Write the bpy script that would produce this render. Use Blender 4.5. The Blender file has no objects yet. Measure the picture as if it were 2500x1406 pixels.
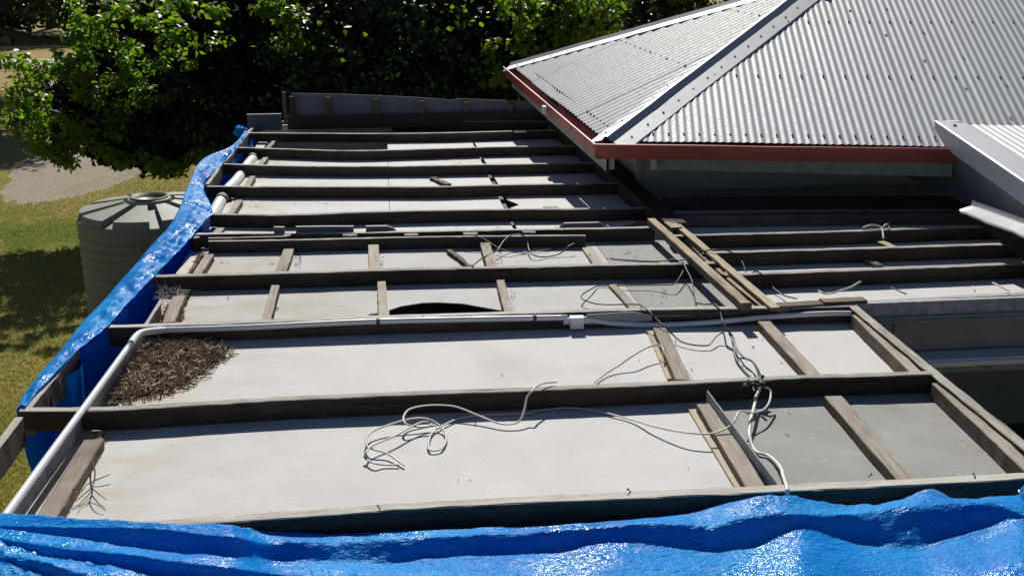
import bpy, math, random
import numpy as np
from mathutils import Vector, Matrix, noise as mnoise
random.seed(7); RNG = np.random.default_rng(11)
S = bpy.context.scene
COL = S.collection

# ------------------------------------------------------------------ camera, sky, sun
F = 2600.0; W0, H0 = 2500.0, 1406.0; CAMZ = 2.0
_d = Vector((930 - 1250, -130 - 703, F)).normalized()          # world +Y seen by the camera (x right, y down, z forward)
_x = (Vector((1, 0, 0)) - _d * _d.x).normalized()              # world +X
_z = _x.cross(_d)
if _z.y > 0: _z = -_z
RM = Matrix((_x, _d, _z))                                      # rows: world axes in camera coordinates
cam_d = bpy.data.cameras.new('camera'); cam = bpy.data.objects.new('camera', cam_d); COL.objects.link(cam)
cam_d.sensor_width = 36; cam_d.lens = F / W0 * 36; cam_d.clip_start = 0.05; cam_d.clip_end = 600
r_, u_, b_ = RM @ Vector((1, 0, 0)), RM @ Vector((0, -1, 0)), RM @ Vector((0, 0, -1))
cam.matrix_world = Matrix(((r_.x, u_.x, b_.x, 0), (r_.y, u_.y, b_.y, 0), (r_.z, u_.z, b_.z, CAMZ), (0, 0, 0, 1)))
S.camera = cam
TOSUN = Vector((0.07, 1.17, 1.0)).normalized()
world = bpy.data.worlds.new('World'); S.world = world; world.use_nodes = True
wn = world.node_tree.nodes; wl = world.node_tree.links
sky = wn.new('ShaderNodeTexSky'); sky.sky_type = 'NISHITA'; sky.sun_disc = False
sky.sun_elevation = math.asin(TOSUN.z); sky.sun_rotation = math.atan2(TOSUN.x, TOSUN.y)
sky.air_density = 0.9; sky.dust_density = 0.3; sky.ozone_density = 4.0
wl.new(sky.outputs[0], wn['Background'].inputs[0]); wn['Background'].inputs[1].default_value = 0.05
sun_d = bpy.data.lights.new('sun', 'SUN'); sun_d.energy = 5.0; sun_d.angle = math.radians(0.5); sun_d.color = (1.0, 0.955, 0.88)
sun = bpy.data.objects.new('sun', sun_d); COL.objects.link(sun)
sun.rotation_euler = (-TOSUN).to_track_quat('-Z', 'Y').to_euler()
S.view_settings.view_transform = 'Standard'; S.view_settings.look = 'None'; S.view_settings.exposure = 0.0
S.render.engine = 'CYCLES'; S.cycles.max_bounces = 8; S.cycles.transparent_max_bounces = 8
GZ = -2.7                                                       # ground level below the roof framing (z = 0: top of the rafters)
CZ = -0.10                                                      # ceiling sheets

def ray(x, y): return RM @ Vector((x - W0 / 2, y - 703.0, F))
def at(x, y, z=0.0):
    r = ray(x, y); p = r * ((z - CAMZ) / r.z); p.z += CAMZ; return p
def atY(x, y, Y):
    r = ray(x, y); p = r * (Y / r.y); p.z += CAMZ; return p

# ------------------------------------------------------------------ mesh helpers
class MB:
    def __init__(s): s.v = []; s.f = []; s.m = []
    def add(s, vs, fs, mi=0):
        o = len(s.v); s.v += [tuple(v) for v in vs]; s.f += [tuple(i + o for i in f) for f in fs]; s.m += [mi] * len(fs)
    def box(s, x0, x1, y0, y1, z0, z1, mi=0):
        s.add([(x0, y0, z0), (x1, y0, z0), (x1, y1, z0), (x0, y1, z0), (x0, y0, z1), (x1, y0, z1), (x1, y1, z1), (x0, y1, z1)],
              [(0, 3, 2, 1), (4, 5, 6, 7), (0, 1, 5, 4), (1, 2, 6, 5), (2, 3, 7, 6), (3, 0, 4, 7)], mi)
    def tube(s, pts, r, n=6, mi=0, flat=1.0, taper=None, cap=True):
        pts = [Vector(p) for p in pts]; rings = []; up = Vector((0, 0, 1))
        for i, p in enumerate(pts):
            t = (pts[min(i + 1, len(pts) - 1)] - pts[max(i - 1, 0)])
            if t.length < 1e-9: t = Vector((1, 0, 0))
            t.normalize()
            a = t.cross(up)
            if a.length < 0.05: a = t.cross(Vector((1, 0, 0)))
            a.normalize(); b = a.cross(t).normalized()
            rr = r if taper is None else r * (taper[0] + (taper[1] - taper[0]) * i / max(1, len(pts) - 1))
            rings.append([p + a * (math.cos(k * 2 * math.pi / n) * rr * flat) + b * (math.sin(k * 2 * math.pi / n) * rr) for k in range(n)])
        vs = [v for q in rings for v in q]; fs = []
        for i in range(len(rings) - 1):
            for k in range(n):
                k2 = (k + 1) % n
                fs.append((i * n + k, i * n + k2, (i + 1) * n + k2, (i + 1) * n + k))
        if cap: fs.append(tuple(range(n))); fs.append(tuple(reversed([(len(rings) - 1) * n + k for k in range(n)])))
        s.add(vs, fs, mi)
    def slab(s, poly, z0, z1, mi=0):
        n = len(poly); vs = [(p[0], p[1], z0) for p in poly] + [(p[0], p[1], z1) for p in poly]
        s.add(vs, [tuple(reversed(range(n))), tuple(range(n, 2 * n))] + [(i, (i + 1) % n, n + (i + 1) % n, n + i) for i in range(n)], mi)
    def loft(s, rows, mi=0):
        n = len(rows[0]); vs = [p for r in rows for p in r]
        s.add(vs, [(i * n + k, i * n + k + 1, (i + 1) * n + k + 1, (i + 1) * n + k) for i in range(len(rows) - 1) for k in range(n - 1)], mi)
    def build(s, name, mats, parent=None, smooth=False, mw=None, auto=None):
        me = bpy.data.meshes.new(name); me.from_pydata(s.v, [], s.f)
        if not isinstance(mats, (list, tuple)): mats = [mats]
        for m in mats: me.materials.append(m)
        if len(mats) > 1: me.polygons.foreach_set('material_index', s.m)
        if smooth: me.polygons.foreach_set('use_smooth', [True] * len(me.polygons))
        me.update()
        o = bpy.data.objects.new(name, me); COL.objects.link(o)
        if mw is not None: o.matrix_world = mw
        if parent is not None:
            o.parent = parent
            o.matrix_parent_inverse = Matrix.Identity(4)
            if mw is None and parent.parent is None: o.matrix_basis = Matrix.Translation(-parent.location)
        return o
def T(o, label, cat, group=None, kind=None):
    o['label'] = label; o['category'] = cat
    if group: o['group'] = group
    if kind: o['kind'] = kind
    return o
def thing(name, label, cat, loc=(0, 0, 0), group=None):
    o = bpy.data.objects.new(name, None); COL.objects.link(o); o.location = loc; o.empty_display_size = 0.1
    return T(o, label, cat, group)
def struct(o): o['kind'] = 'structure'; return o
def smoothpts(p, n=6):
    p = [Vector(q) for q in p]; out = []
    for i in range(len(p) - 1):
        a, b, c, d = p[max(i - 1, 0)], p[i], p[i + 1], p[min(i + 2, len(p) - 1)]
        for k in range(n):
            t = k / n
            out.append(0.5 * ((2 * b) + (c - a) * t + (2 * a - 5 * b + 4 * c - d) * t * t + (3 * b - a - 3 * c + d) * t ** 3))
    out.append(p[-1]); return out
def resample(pts, n):
    L = [0.0]
    for a, b in zip(pts, pts[1:]): L.append(L[-1] + (b - a).length)
    out = []; j = 0
    for k in range(n):
        t = L[-1] * k / (n - 1)
        while j < len(L) - 2 and L[j + 1] < t: j += 1
        q = 0 if L[j + 1] == L[j] else (t - L[j]) / (L[j + 1] - L[j])
        out.append(pts[j].lerp(pts[j + 1], q))
    return out
def lin(pl, x):
    if x <= pl[0][0]: return pl[0][1]
    for (a, b), (c, d) in zip(pl, pl[1:]):
        if x <= c: return b + (d - b) * (x - a) / max(1e-9, c - a)
    return pl[-1][1]

# ------------------------------------------------------------------ materials
def M(name):
    m = bpy.data.materials.new(name); m.use_nodes = True
    return m, m.node_tree.nodes, m.node_tree.links, m.node_tree.nodes['Principled BSDF']
def coords(n, l, scale=(1, 1, 1), kind='Object', rnd=False):
    tc = n.new('ShaderNodeTexCoord'); mp = n.new('ShaderNodeMapping'); mp.inputs['Scale'].default_value = scale
    l.new(tc.outputs[kind], mp.inputs[0])
    if rnd:
        oi = n.new('ShaderNodeObjectInfo'); mu = n.new('ShaderNodeMath'); mu.operation = 'MULTIPLY'; mu.inputs[1].default_value = 37.0
        l.new(oi.outputs['Random'], mu.inputs[0]); l.new(mu.outputs[0], mp.inputs['Location'])
    return mp.outputs[0]
def noise(n, l, co, scale, detail=6, rough=0.6):
    t = n.new('ShaderNodeTexNoise'); t.inputs['Scale'].default_value = scale; t.inputs['Detail'].default_value = detail
    t.inputs['Roughness'].default_value = rough; l.new(co, t.inputs['Vector']); return t.outputs['Fac']
def ramp(n, l, fac, stops):
    r = n.new('ShaderNodeValToRGB'); e = r.color_ramp.elements
    while len(e) < len(stops): e.new(0.5)
    for q, (p, c) in zip(e, stops): q.position = p; q.color = (*c, 1) if len(c) == 3 else c
    l.new(fac, r.inputs[0]); return r.outputs[0]
def mix(n, l, fac, a, b, mode='MIX'):
    x = n.new('ShaderNodeMix'); x.data_type = 'RGBA'; x.blend_type = mode
    if isinstance(fac, (int, float)): x.inputs[0].default_value = fac
    else: l.new(fac, x.inputs[0])
    for s, i in ((a, 6), (b, 7)):
        if isinstance(s, tuple): x.inputs[i].default_value = (*s, 1)
        else: l.new(s, x.inputs[i])
    return x.outputs[2]
def bump(n, l, h, p, strength=0.3, dist=0.01, prev=None):
    b = n.new('ShaderNodeBump'); b.inputs['Strength'].default_value = strength; b.inputs['Distance'].default_value = dist
    l.new(h, b.inputs['Height'])
    if prev is not None: l.new(prev, b.inputs['Normal'])
    if p is not None: l.new(b.outputs[0], p.inputs['Normal'])
    return b.outputs[0]
G = lambda v: (v, v, v)

def wood(name, dark, mid, light, rough=0.85, bs=0.5):
    m, n, l, p = M(name)
    g = coords(n, l, (1.6, 28, 28), rnd=True); b = coords(n, l, (1, 1, 1), rnd=True)
    grain = noise(n, l, g, 4.0, 8, 0.7)
    c = ramp(n, l, grain, [(0.28, dark), (0.5, mid), (0.72, light)])
    blot = noise(n, l, b, 5.0, 5, 0.65)
    c = mix(n, l, ramp(n, l, blot, [(0.35, G(0.0)), (0.7, G(0.75))]), c, dark)
    sp = noise(n, l, b, 70.0, 3, 0.6)
    c = mix(n, l, ramp(n, l, sp, [(0.62, G(0.0)), (0.72, G(0.6))]), c, tuple(v * 0.35 for v in dark))
    ck = noise(n, l, coords(n, l, (0.9, 55, 55), rnd=True), 2.2, 5, 0.6)
    ckm = ramp(n, l, ck, [(0.60, G(0.0)), (0.645, G(0.85))]); c = mix(n, l, ckm, c, tuple(v * 0.22 for v in dark))
    kn = noise(n, l, coords(n, l, (3.0, 11, 11), rnd=True), 1.7, 3, 0.5)
    c = mix(n, l, ramp(n, l, kn, [(0.66, G(0.0)), (0.74, G(0.7))]), c, tuple(v * 0.45 for v in dark))
    lo = noise(n, l, coords(n, l, (1.0, 4, 4), rnd=True), 0.9, 4, 0.6)
    c = mix(n, l, ramp(n, l, lo, [(0.40, G(0.0)), (0.66, G(0.55))]), c, light)
    oi = n.new('ShaderNodeObjectInfo'); hv = n.new('ShaderNodeHueSaturation'); mr = n.new('ShaderNodeMapRange')
    mr.inputs['To Min'].default_value = 0.80; mr.inputs['To Max'].default_value = 1.15
    l.new(oi.outputs['Random'], mr.inputs[0]); l.new(mr.outputs[0], hv.inputs['Value']); l.new(c, hv.inputs['Color']); c = hv.outputs[0]
    l.new(c, p.inputs['Base Color']); p.inputs['Roughness'].default_value = rough; p.inputs['Specular IOR Level'].default_value = 0.2
    b0 = bump(n, l, ckm, None, 0.5, -0.004); bump(n, l, grain, p, bs, 0.006, b0)
    return m
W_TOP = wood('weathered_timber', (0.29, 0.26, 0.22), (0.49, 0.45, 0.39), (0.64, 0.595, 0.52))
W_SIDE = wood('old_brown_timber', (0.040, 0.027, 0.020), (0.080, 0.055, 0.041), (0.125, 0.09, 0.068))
W_WARM = wood('warm_bleached_timber', (0.30, 0.23, 0.15), (0.47, 0.38, 0.26), (0.60, 0.52, 0.38))
W_BATT = wood('grey_batten_timber', (0.22, 0.185, 0.145), (0.40, 0.35, 0.285), (0.56, 0.50, 0.42))
W_MID = wood('mid_brown_timber', (0.10, 0.075, 0.055), (0.18, 0.14, 0.105), (0.26, 0.21, 0.16))
W_LEFT = wood('brown_grey_timber', (0.16, 0.135, 0.105), (0.27, 0.235, 0.19), (0.38, 0.335, 0.27))
W_PALE = wood('pale_new_timber', (0.46, 0.38, 0.26), (0.58, 0.50, 0.36), (0.68, 0.60, 0.46))

def sheet(name, c0, c1, spots=None, stain=(0.30, 0.25, 0.18), stainamt=0.5):
    m, n, l, p = M(name); co = coords(n, l, (1, 1, 1)); st = coords(n, l, (2, 9, 9))
    a = noise(n, l, co, 3.0, 8, 0.65); f = noise(n, l, st, 14.0, 6, 0.7)
    c = ramp(n, l, a, [(0.3, c0), (0.7, c1)])
    c = mix(n, l, ramp(n, l, f, [(0.35, G(0.20)), (0.6, G(0.0))]), c, tuple(v * 0.72 for v in c0))
    d = noise(n, l, co, 1.1, 4, 0.6)
    c = mix(n, l, ramp(n, l, d, [(0.56, G(0.0)), (0.78, G(stainamt))]), c, stain)
    if spots:
        s = noise(n, l, coords(n, l, (1.6, 1.1, 1)), 11.0, 6, 0.75)
        c = mix(n, l, ramp(n, l, s, [(0.56, G(0.0)), (0.80, G(0.6))]), c, spots)
    k = noise(n, l, co, 90.0, 2, 0.5)
    c = mix(n, l, ramp(n, l, k, [(0.71, G(0.0)), (0.76, G(0.55))]), c, (0.12, 0.10, 0.08))
    tc = n.new('ShaderNodeTexCoord'); sx = n.new('ShaderNodeSeparateXYZ'); l.new(tc.outputs['Object'], sx.inputs[0])
    gx = n.new('ShaderNodeMapRange'); gx.inputs['From Min'].default_value = 0.1; gx.inputs['From Max'].default_value = -1.2; l.new(sx.outputs['X'], gx.inputs[0])
    du = noise(n, l, coords(n, l, (1.0, 1.6, 1)), 2.6, 7, 0.7); mm = n.new('ShaderNodeMath'); mm.operation = 'MULTIPLY'; l.new(gx.outputs[0], mm.inputs[0])
    l.new(ramp(n, l, du, [(0.38, G(0.05)), (0.70, G(0.75))]), mm.inputs[1]); c = mix(n, l, mm.outputs[0], c, stain)
    l.new(c, p.inputs['Base Color']); p.inputs['Roughness'].default_value = 0.8; p.inputs['Specular IOR Level'].default_value = 0.25
    bump(n, l, f, p, 0.15, 0.004); return m
FIB_L = sheet('pale_fibre_cement', (0.58, 0.565, 0.555), (0.66, 0.645, 0.63), None, (0.44, 0.38, 0.30), 0.55)
FIB_W = sheet('cream_fibre_cement', (0.62, 0.605, 0.575), (0.69, 0.675, 0.645), None, (0.44, 0.38, 0.30), 0.55)
FIB_M = sheet('dusty_fibre_cement', (0.48, 0.472, 0.455), (0.57, 0.562, 0.545), None, (0.36, 0.29, 0.21), 0.65)
FIB_G = sheet('grey_fibre_cement', (0.29, 0.285, 0.265), (0.365, 0.36, 0.34), (0.55, 0.545, 0.52), (0.25, 0.215, 0.16), 0.5)
FIB_B = sheet('grey_blue_fibre_cement', (0.30, 0.31, 0.33), (0.36, 0.37, 0.39))

def plain(name, c, rough=0.5, metal=0.0, var=0.15, scale=8.0, spec=0.5, bs=0.0):
    m, n, l, p = M(name); co = coords(n, l); a = noise(n, l, co, scale, 6, 0.65)
    l.new(ramp(n, l, a, [(0.3, tuple(v * (1 - var) for v in c)), (0.7, tuple(min(1, v * (1 + var)) for v in c))]), p.inputs['Base Color'])
    p.inputs['Roughness'].default_value = rough; p.inputs['Metallic'].default_value = metal; p.inputs['Specular IOR Level'].default_value = spec
    if bs: bump(n, l, a, p, bs, 0.01)
    return m
def metal_sheet(name, c, rough, metal):
    m, n, l, p = M(name); co = coords(n, l); a = noise(n, l, co, 2.0, 6, 0.7); b = noise(n, l, co, 40.0, 4, 0.6)
    cc = ramp(n, l, a, [(0.3, tuple(v * 0.93 for v in c)), (0.7, c)])
    sk_ = noise(n, l, coords(n, l, (6.0, 0.7, 0.7)), 3.0, 5, 0.65); cc = mix(n, l, ramp(n, l, sk_, [(0.48, G(0.0)), (0.75, G(0.30))]), cc, tuple(v * 0.72 for v in c))
    l.new(cc, p.inputs['Base Color']); p.inputs['Metallic'].default_value = metal
    l.new(ramp(n, l, b, [(0.3, G(rough - 0.05)), (0.7, G(rough + 0.07))]), p.inputs['Roughness'])
    bump(n, l, a, p, 0.08, 0.02); return m
ZINC = metal_sheet('zincalume_sheet', (0.40, 0.42, 0.445), 0.60, 0.42)
ZINC2 = metal_sheet('bright_zincalume', (0.45, 0.465, 0.485), 0.55, 0.35)
ZINC4 = metal_sheet('dull_zincalume', (0.27, 0.275, 0.285), 0.62, 0.25)
ZINC3 = metal_sheet('white_roof_sheet', (0.62, 0.61, 0.62), 0.5, 0.15)
CLADD = metal_sheet('shaded_cladding', (0.20, 0.22, 0.27), 0.6, 0.1)  # darker copy of the grey-blue metal; side wall shade put into the colour
CLAD = metal_sheet('blue_grey_flashing', (0.50, 0.52, 0.55), 0.5, 0.25)
REDG = plain('red_gutter_paint', (0.30, 0.055, 0.045), 0.45, 0, 0.2, 5)
GREENP = plain('grey_green_paint', (0.24, 0.29, 0.25), 0.7, 0, 0.25, 12)
CREAM = plain('cream_wall_paint', (0.52, 0.49, 0.42), 0.75, 0, 0.12, 4)
GREYP = plain('flaking_grey_paint', (0.36, 0.38, 0.42), 0.8, 0, 0.35, 18)
PVC = plain('white_pvc', (0.70, 0.71, 0.73), 0.35, 0, 0.06, 6)
PVC2 = plain('dusty_white_pipe', (0.74, 0.75, 0.72), 0.45, 0, 0.08, 6)
RUBBER = plain('grey_rubber', (0.06, 0.06, 0.065), 0.6)
BLACKC = plain('black_cable', (0.022, 0.020, 0.020), 0.42, 0, 0.3, 30)
GREYC = plain('grey_white_cable', (0.52, 0.49, 0.43), 0.5, 0, 0.15, 20)
WHITEC = plain('white_cable', (0.70, 0.67, 0.60), 0.45, 0, 0.1, 20)
TWIG = plain('dry_twig', (0.40, 0.285, 0.185), 0.9, 0, 0.55, 25)
TWIGD = plain('dark_twig', (0.06, 0.042, 0.030), 0.9, 0, 0.4, 25)
STRAW = plain('pale_leaf_litter', (0.50, 0.40, 0.27), 0.9, 0, 0.3, 20)
SCREW = plain('dark_screw', (0.05, 0.05, 0.06), 0.5, 0.3)
SLATE = plain('shade_navy_flashing', (0.085, 0.10, 0.135), 0.6, 0, 0.2, 10)  # navy holds the shade of the standing strips' near faces
SLATE2 = plain('shaded_blue_grey_sheet', (0.18, 0.19, 0.22), 0.75, 0, 0.12, 6)
KERB = plain('shade_black_board', (0.018, 0.016, 0.015), 0.9, 0, 0.4, 9, 0.1)  # near black stands in for the dark void below the apron
PANEL = plain('weathered_grey_panel', (0.27, 0.265, 0.245), 0.8, 0, 0.15, 4)
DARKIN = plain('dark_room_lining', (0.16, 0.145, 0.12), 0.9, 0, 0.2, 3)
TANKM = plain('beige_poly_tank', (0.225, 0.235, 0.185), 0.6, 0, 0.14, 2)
TANKB = plain('shaded_poly_tank', (0.145, 0.158, 0.125), 0.6, 0, 0.16, 2)  # darker copy of the tank plastic; the body's shade is in the colour
TANKD = plain('black_poly_lid', (0.02, 0.02, 0.02), 0.5)
BARK = plain('bark', (0.075, 0.055, 0.04), 0.95, 0, 0.4, 14, 0.1, 0.6)
STEEL = plain('galvanised_eyelet', (0.7, 0.7, 0.7), 0.3, 0.9)

def tarp_mat():
    m, n, l, p = M('blue_tarpaulin'); co = coords(n, l); st = coords(n, l, (1.0, 2.6, 1.6))
    a = noise(n, l, co, 2.2, 5, 0.6)
    c = ramp(n, l, a, [(0.3, (0.004, 0.22, 0.74)), (0.72, (0.014, 0.38, 0.88))])
    q = noise(n, l, st, 3.1, 6, 0.7)
    c = mix(n, l, ramp(n, l, q, [(0.60, G(0.0)), (0.80, G(0.55))]), c, (0.30, 0.42, 0.70))
    q2 = noise(n, l, coords(n, l, (1.5, 2.2, 1)), 4.3, 6, 0.7)
    c = mix(n, l, ramp(n, l, q2, [(0.66, G(0.0)), (0.78, G(0.4))]), c, (0.45, 0.22, 0.38))
    l.new(c, p.inputs['Base Color']); pq = noise(n, l, coords(n, l, (1.0, 1.8, 1)), 2.6, 3, 0.5); l.new(ramp(n, l, pq, [(0.40, G(0.15)), (0.52, G(0.42))]), p.inputs['Roughness']); l.new(ramp(n, l, pq, [(0.40, G(0.5)), (0.52, G(0.13))]), p.inputs['Specular IOR Level'])
    w1 = noise(n, l, st, 34.0, 4, 0.65); w2 = noise(n, l, st, 9.0, 5, 0.6)
    def ridge(sc):
        q_ = noise(n, l, st, sc, 3, 0.5); a1 = n.new('ShaderNodeMath'); a1.operation = 'SUBTRACT'; a1.inputs[1].default_value = 0.5; l.new(q_, a1.inputs[0])
        a2 = n.new('ShaderNodeMath'); a2.operation = 'ABSOLUTE'; l.new(a1.outputs[0], a2.inputs[0]); return a2.outputs[0]
    rg1, rg2 = ridge(11.0), ridge(34.0)
    b1 = bump(n, l, rg1, None, 0.5, 0.035); b2 = bump(n, l, rg2, None, 0.6, 0.012, b1); vo = n.new('ShaderNodeTexVoronoi'); vo.inputs['Scale'].default_value = 55.0; l.new(st, vo.inputs['Vector']); b3 = bump(n, l, vo.outputs['Distance'], None, 0.5, 0.0035, b2)
    l.new(b3, p.inputs['Normal'])
    tr = n.new('ShaderNodeBsdfTranslucent'); tr.inputs[0].default_value = (0.004, 0.12, 0.90, 1)
    ms = n.new('ShaderNodeMixShader'); ms.inputs[0].default_value = 0.22
    l.new(p.outputs[0], ms.inputs[1]); l.new(tr.outputs[0], ms.inputs[2]); l.new(ms.outputs[0], n['Material Output'].inputs[0])
    return m
TARP = tarp_mat()
def leaf_mat(name, a, b, trc, tf):
    m, n, l, p = M(name); at_ = n.new('ShaderNodeAttribute'); at_.attribute_name = 'tint'
    c = ramp(n, l, at_.outputs['Fac'], [(0.0, a), (1.0, b)]); l.new(c, p.inputs['Base Color'])
    p.inputs['Roughness'].default_value = 0.42; p.inputs['Specular IOR Level'].default_value = 0.35
    tr = n.new('ShaderNodeBsdfTranslucent'); l.new(mix(n, l, at_.outputs['Fac'], trc, tuple(v * 1.4 for v in trc)), tr.inputs[0])
    ms = n.new('ShaderNodeMixShader'); ms.inputs[0].default_value = tf
    l.new(p.outputs[0], ms.inputs[1]); l.new(tr.outputs[0], ms.inputs[2]); l.new(ms.outputs[0], n['Material Output'].inputs[0]); return m
LEAF = leaf_mat('lit_leaf', (0.022, 0.048, 0.008), (0.070, 0.125, 0.018), (0.24, 0.42, 0.02), 0.42)  # lighter leaf copy for the sunlit sprays; light put into its colour
LEAFD = leaf_mat('shaded_leaf', (0.011, 0.025, 0.006), (0.030, 0.060, 0.011), (0.05, 0.10, 0.010), 0.18)  # darker leaf copy; the shade of the crowns is put into its colour
GRASS = leaf_mat('grass_blade', (0.11, 0.21, 0.022), (0.56, 0.44, 0.17), (0.30, 0.34, 0.06), 0.35)

def ground_mat():
    m, n, l, p = M('lawn'); co = coords(n, l)
    a = noise(n, l, co, 0.28, 6, 0.6); b = noise(n, l, co, 2.0, 8, 0.7); f = noise(n, l, co, 30.0, 5, 0.75)
    grass = ramp(n, l, f, [(0.3, (0.06, 0.10, 0.012)), (0.65, (0.18, 0.24, 0.035))])
    dry = ramp(n, l, f, [(0.3, (0.26, 0.19, 0.07)), (0.7, (0.52, 0.40, 0.17))])
    ad = n.new('ShaderNodeMath'); ad.operation = 'MULTIPLY_ADD'; ad.inputs[1].default_value = 0.7; l.new(b, ad.inputs[0]); l.new(a, ad.inputs[2])
    tc = n.new('ShaderNodeTexCoord'); di = n.new('ShaderNodeVectorMath'); di.operation = 'DISTANCE'; di.inputs[1].default_value = (-4.6, 18.6, GZ); l.new(tc.outputs['Object'], di.inputs[0])
    gm = n.new('ShaderNodeMapRange'); gm.inputs['From Min'].default_value = 1.2; gm.inputs['From Max'].default_value = 2.6; gm.inputs['To Min'].default_value = -0.28; gm.inputs['To Max'].default_value = 0.0; l.new(di.outputs['Value'], gm.inputs[0])
    a3 = n.new('ShaderNodeMath'); l.new(ad.outputs[0], a3.inputs[0]); l.new(gm.outputs[0], a3.inputs[1]); ad = a3
    c = mix(n, l, ramp(n, l, ad.outputs[0], [(0.60, G(0.0)), (0.76, G(1.0))]), grass, dry)
    l.new(c, p.inputs['Base Color']); p.inputs['Roughness'].default_value = 0.95; p.inputs['Specular IOR Level'].default_value = 0.1
    bump(n, l, f, p, 0.8, 0.05); return m
LAWN = ground_mat()
def gravel_mat():
    m, n, l, p = M('gravel'); co = coords(n, l); f = noise(n, l, co, 24.0, 8, 0.8); b = noise(n, l, co, 1.3, 5, 0.6)
    c = ramp(n, l, f, [(0.3, (0.21, 0.172, 0.128)), (0.7, (0.42, 0.35, 0.27))])
    c = mix(n, l, ramp(n, l, b, [(0.48, G(0.0)), (0.66, G(0.7))]), c, (0.26, 0.20, 0.09))
    l.new(c, p.inputs['Base Color']); p.inputs['Roughness'].default_value = 0.95; bump(n, l, f, p, 0.7, 0.03); return m
GRAVEL = gravel_mat()
ROADM = plain('pale_road', (0.52, 0.50, 0.46), 0.9, 0, 0.2, 1.0)

# ------------------------------------------------------------------ ground, gravel, far road
g = MB(); g.add([(-260, -60, GZ), (260, -60, GZ), (260, 420, GZ), (-260, 420, GZ)], [(0, 1, 2, 3)]); struct(g.build('ground', LAWN))
def blob(pxs, z, amp, sub=8):
    c = [at(x, y, z) for x, y in pxs]; c = smoothpts(c + [c[0]], sub)[:-1]
    return [(p.x + random.uniform(-amp, amp), p.y + random.uniform(-amp, amp) * 2) for p in c]
g = MB(); GB_ = blob([(10, 486), (22, 440), (70, 392), (180, 374), (300, 372), (420, 380), (452, 388), (380, 402), (345, 425), (290, 450), (200, 478), (120, 494), (50, 500)], GZ, 0.10, 10); _c = (sum(q[0] for q in GB_) / len(GB_), sum(q[1] for q in GB_) / len(GB_), GZ + .004); GB_.sort(key=lambda q: math.atan2(q[1] - _c[1], q[0] - _c[0])); g.add([(q[0], q[1], GZ + .004) for q in GB_] + [_c], [(i, (i + 1) % len(GB_), len(GB_)) for i in range(len(GB_))])
struct(g.build('gravel_path', GRAVEL))
g = MB(); y0, y1 = at(100, 167, GZ).y, at(100, 148, GZ).y
g.add([(-60, y0, GZ + .004), (20, y0 + 1.2, GZ + .004), (20, y1 + 1.2, GZ + .004), (-60, y1, GZ + .004)], [(0, 1, 2, 3)]); struct(g.build('far_road', ROADM))

# ------------------------------------------------------------------ timber beams
def beam(name, pts, w, h, mats=None, label=None, cat='rafter', group=None, parent=None, edge='near', wob=0.0015, seg=None, ch=0.004, tilt=0.0):
    """A sawn timber whose top follows pts; pts run along its near or left top edge ('near') or along its centre ('mid')."""
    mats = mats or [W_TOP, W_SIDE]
    pts = [Vector(p) for p in pts]
    if len(pts) > 2: pts = smoothpts(pts, 8)
    o = pts[0].copy(); d = pts[-1] - o; L = d.length
    n = seg or max(8, int(L / 0.07)); pts = resample(pts, n + 1)
    ex = d.normalized(); ey = Vector((-ex.y, ex.x, 0)).normalized(); ez = ex.cross(ey)
    rot = Matrix((ex, ey, ez)).transposed(); inv = rot.transposed()
    mb = MB(); vs = []
    y0, y1 = (0, w) if edge == 'near' else ((-w, 0) if edge == 'far' else (-w / 2, w / 2))
    sec = [(y0, -ch), (y0 + ch, 0), (y1 - ch, 0), (y1, -ch), (y1, -h), (y0, -h)]
    sd = random.uniform(0, 99)
    for p in pts:
        q = inv @ (p - o); ba = 2.2 * wob * mnoise.noise(Vector((q.x * 3, sd, 0))); nick = max(0.0, mnoise.noise(Vector((q.x * 5.5, sd, 4))) - .32) * wob * 9
        for j, (a, b) in enumerate(sec):
            e = nick if j in (1, 0) else (nick * .6 if j in (2, 3) else 0)
            vs.append((q.x, q.y + a + ba + random.gauss(0, wob * .7) + (e if j < 2 else -e), q.z + b + random.gauss(0, wob * .6) * (0.8 if b > -h else 0) - e))
    fs = []; mi = []
    for i in range(n):
        for k in range(6):
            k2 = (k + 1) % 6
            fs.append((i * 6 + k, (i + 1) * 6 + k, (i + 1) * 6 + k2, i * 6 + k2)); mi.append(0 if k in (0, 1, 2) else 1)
    fs.append((0, 1, 2, 3, 4, 5)); fs.append(tuple(n * 6 + k for k in (5, 4, 3, 2, 1, 0))); mi += [1, 1]
    mb.v = vs; mb.f = [tuple(reversed(f)) for f in fs]; mb.m = mi
    ob = mb.build(name, mats, None, False)
    ob.matrix_world = Matrix.Translation(o) @ rot.to_4x4()
    if parent is not None:
        ob.parent = parent; ob.matrix_parent_inverse = parent.matrix_basis.inverted()
    if label: T(ob, label, cat, group)
    return ob
GR = 'rafters of the main roof bay'
def raf(pxs, label, w=0.05, h=0.10, mats=None, name='roof_rafter', group=GR, z=0.0):
    return beam(name, [at(x, y, z) for x, y in pxs], w, h, mats, label, 'rafter', group)
raf([(-60, 1318), (550, 1275), (1100, 1237), (1700, 1209), (2200, 1185), (2620, 1162)], 'front rafter with broad grey top lying directly behind the bunched blue tarp', 0.055, 0.10)
raf([(45, 1004), (300, 1001), (620, 981), (930, 967), (1400, 950), (1900, 926), (2283, 914)], 'weathered rafter with the black taped cable joint on its top', 0.05, 0.095)
raf([(262, 800), (640, 787), (930, 776), (1300, 765), (1580, 757), (1935, 752), (2084, 748)], 'rafter with the white conduit and junction box along its near face', 0.05, 0.115)
raf([(372, 676), (600, 671), (930, 661), (1250, 654), (1500, 648), (1770, 643)], 'rafter between the two rows of short ceiling battens', 0.055, 0.10)
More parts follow.
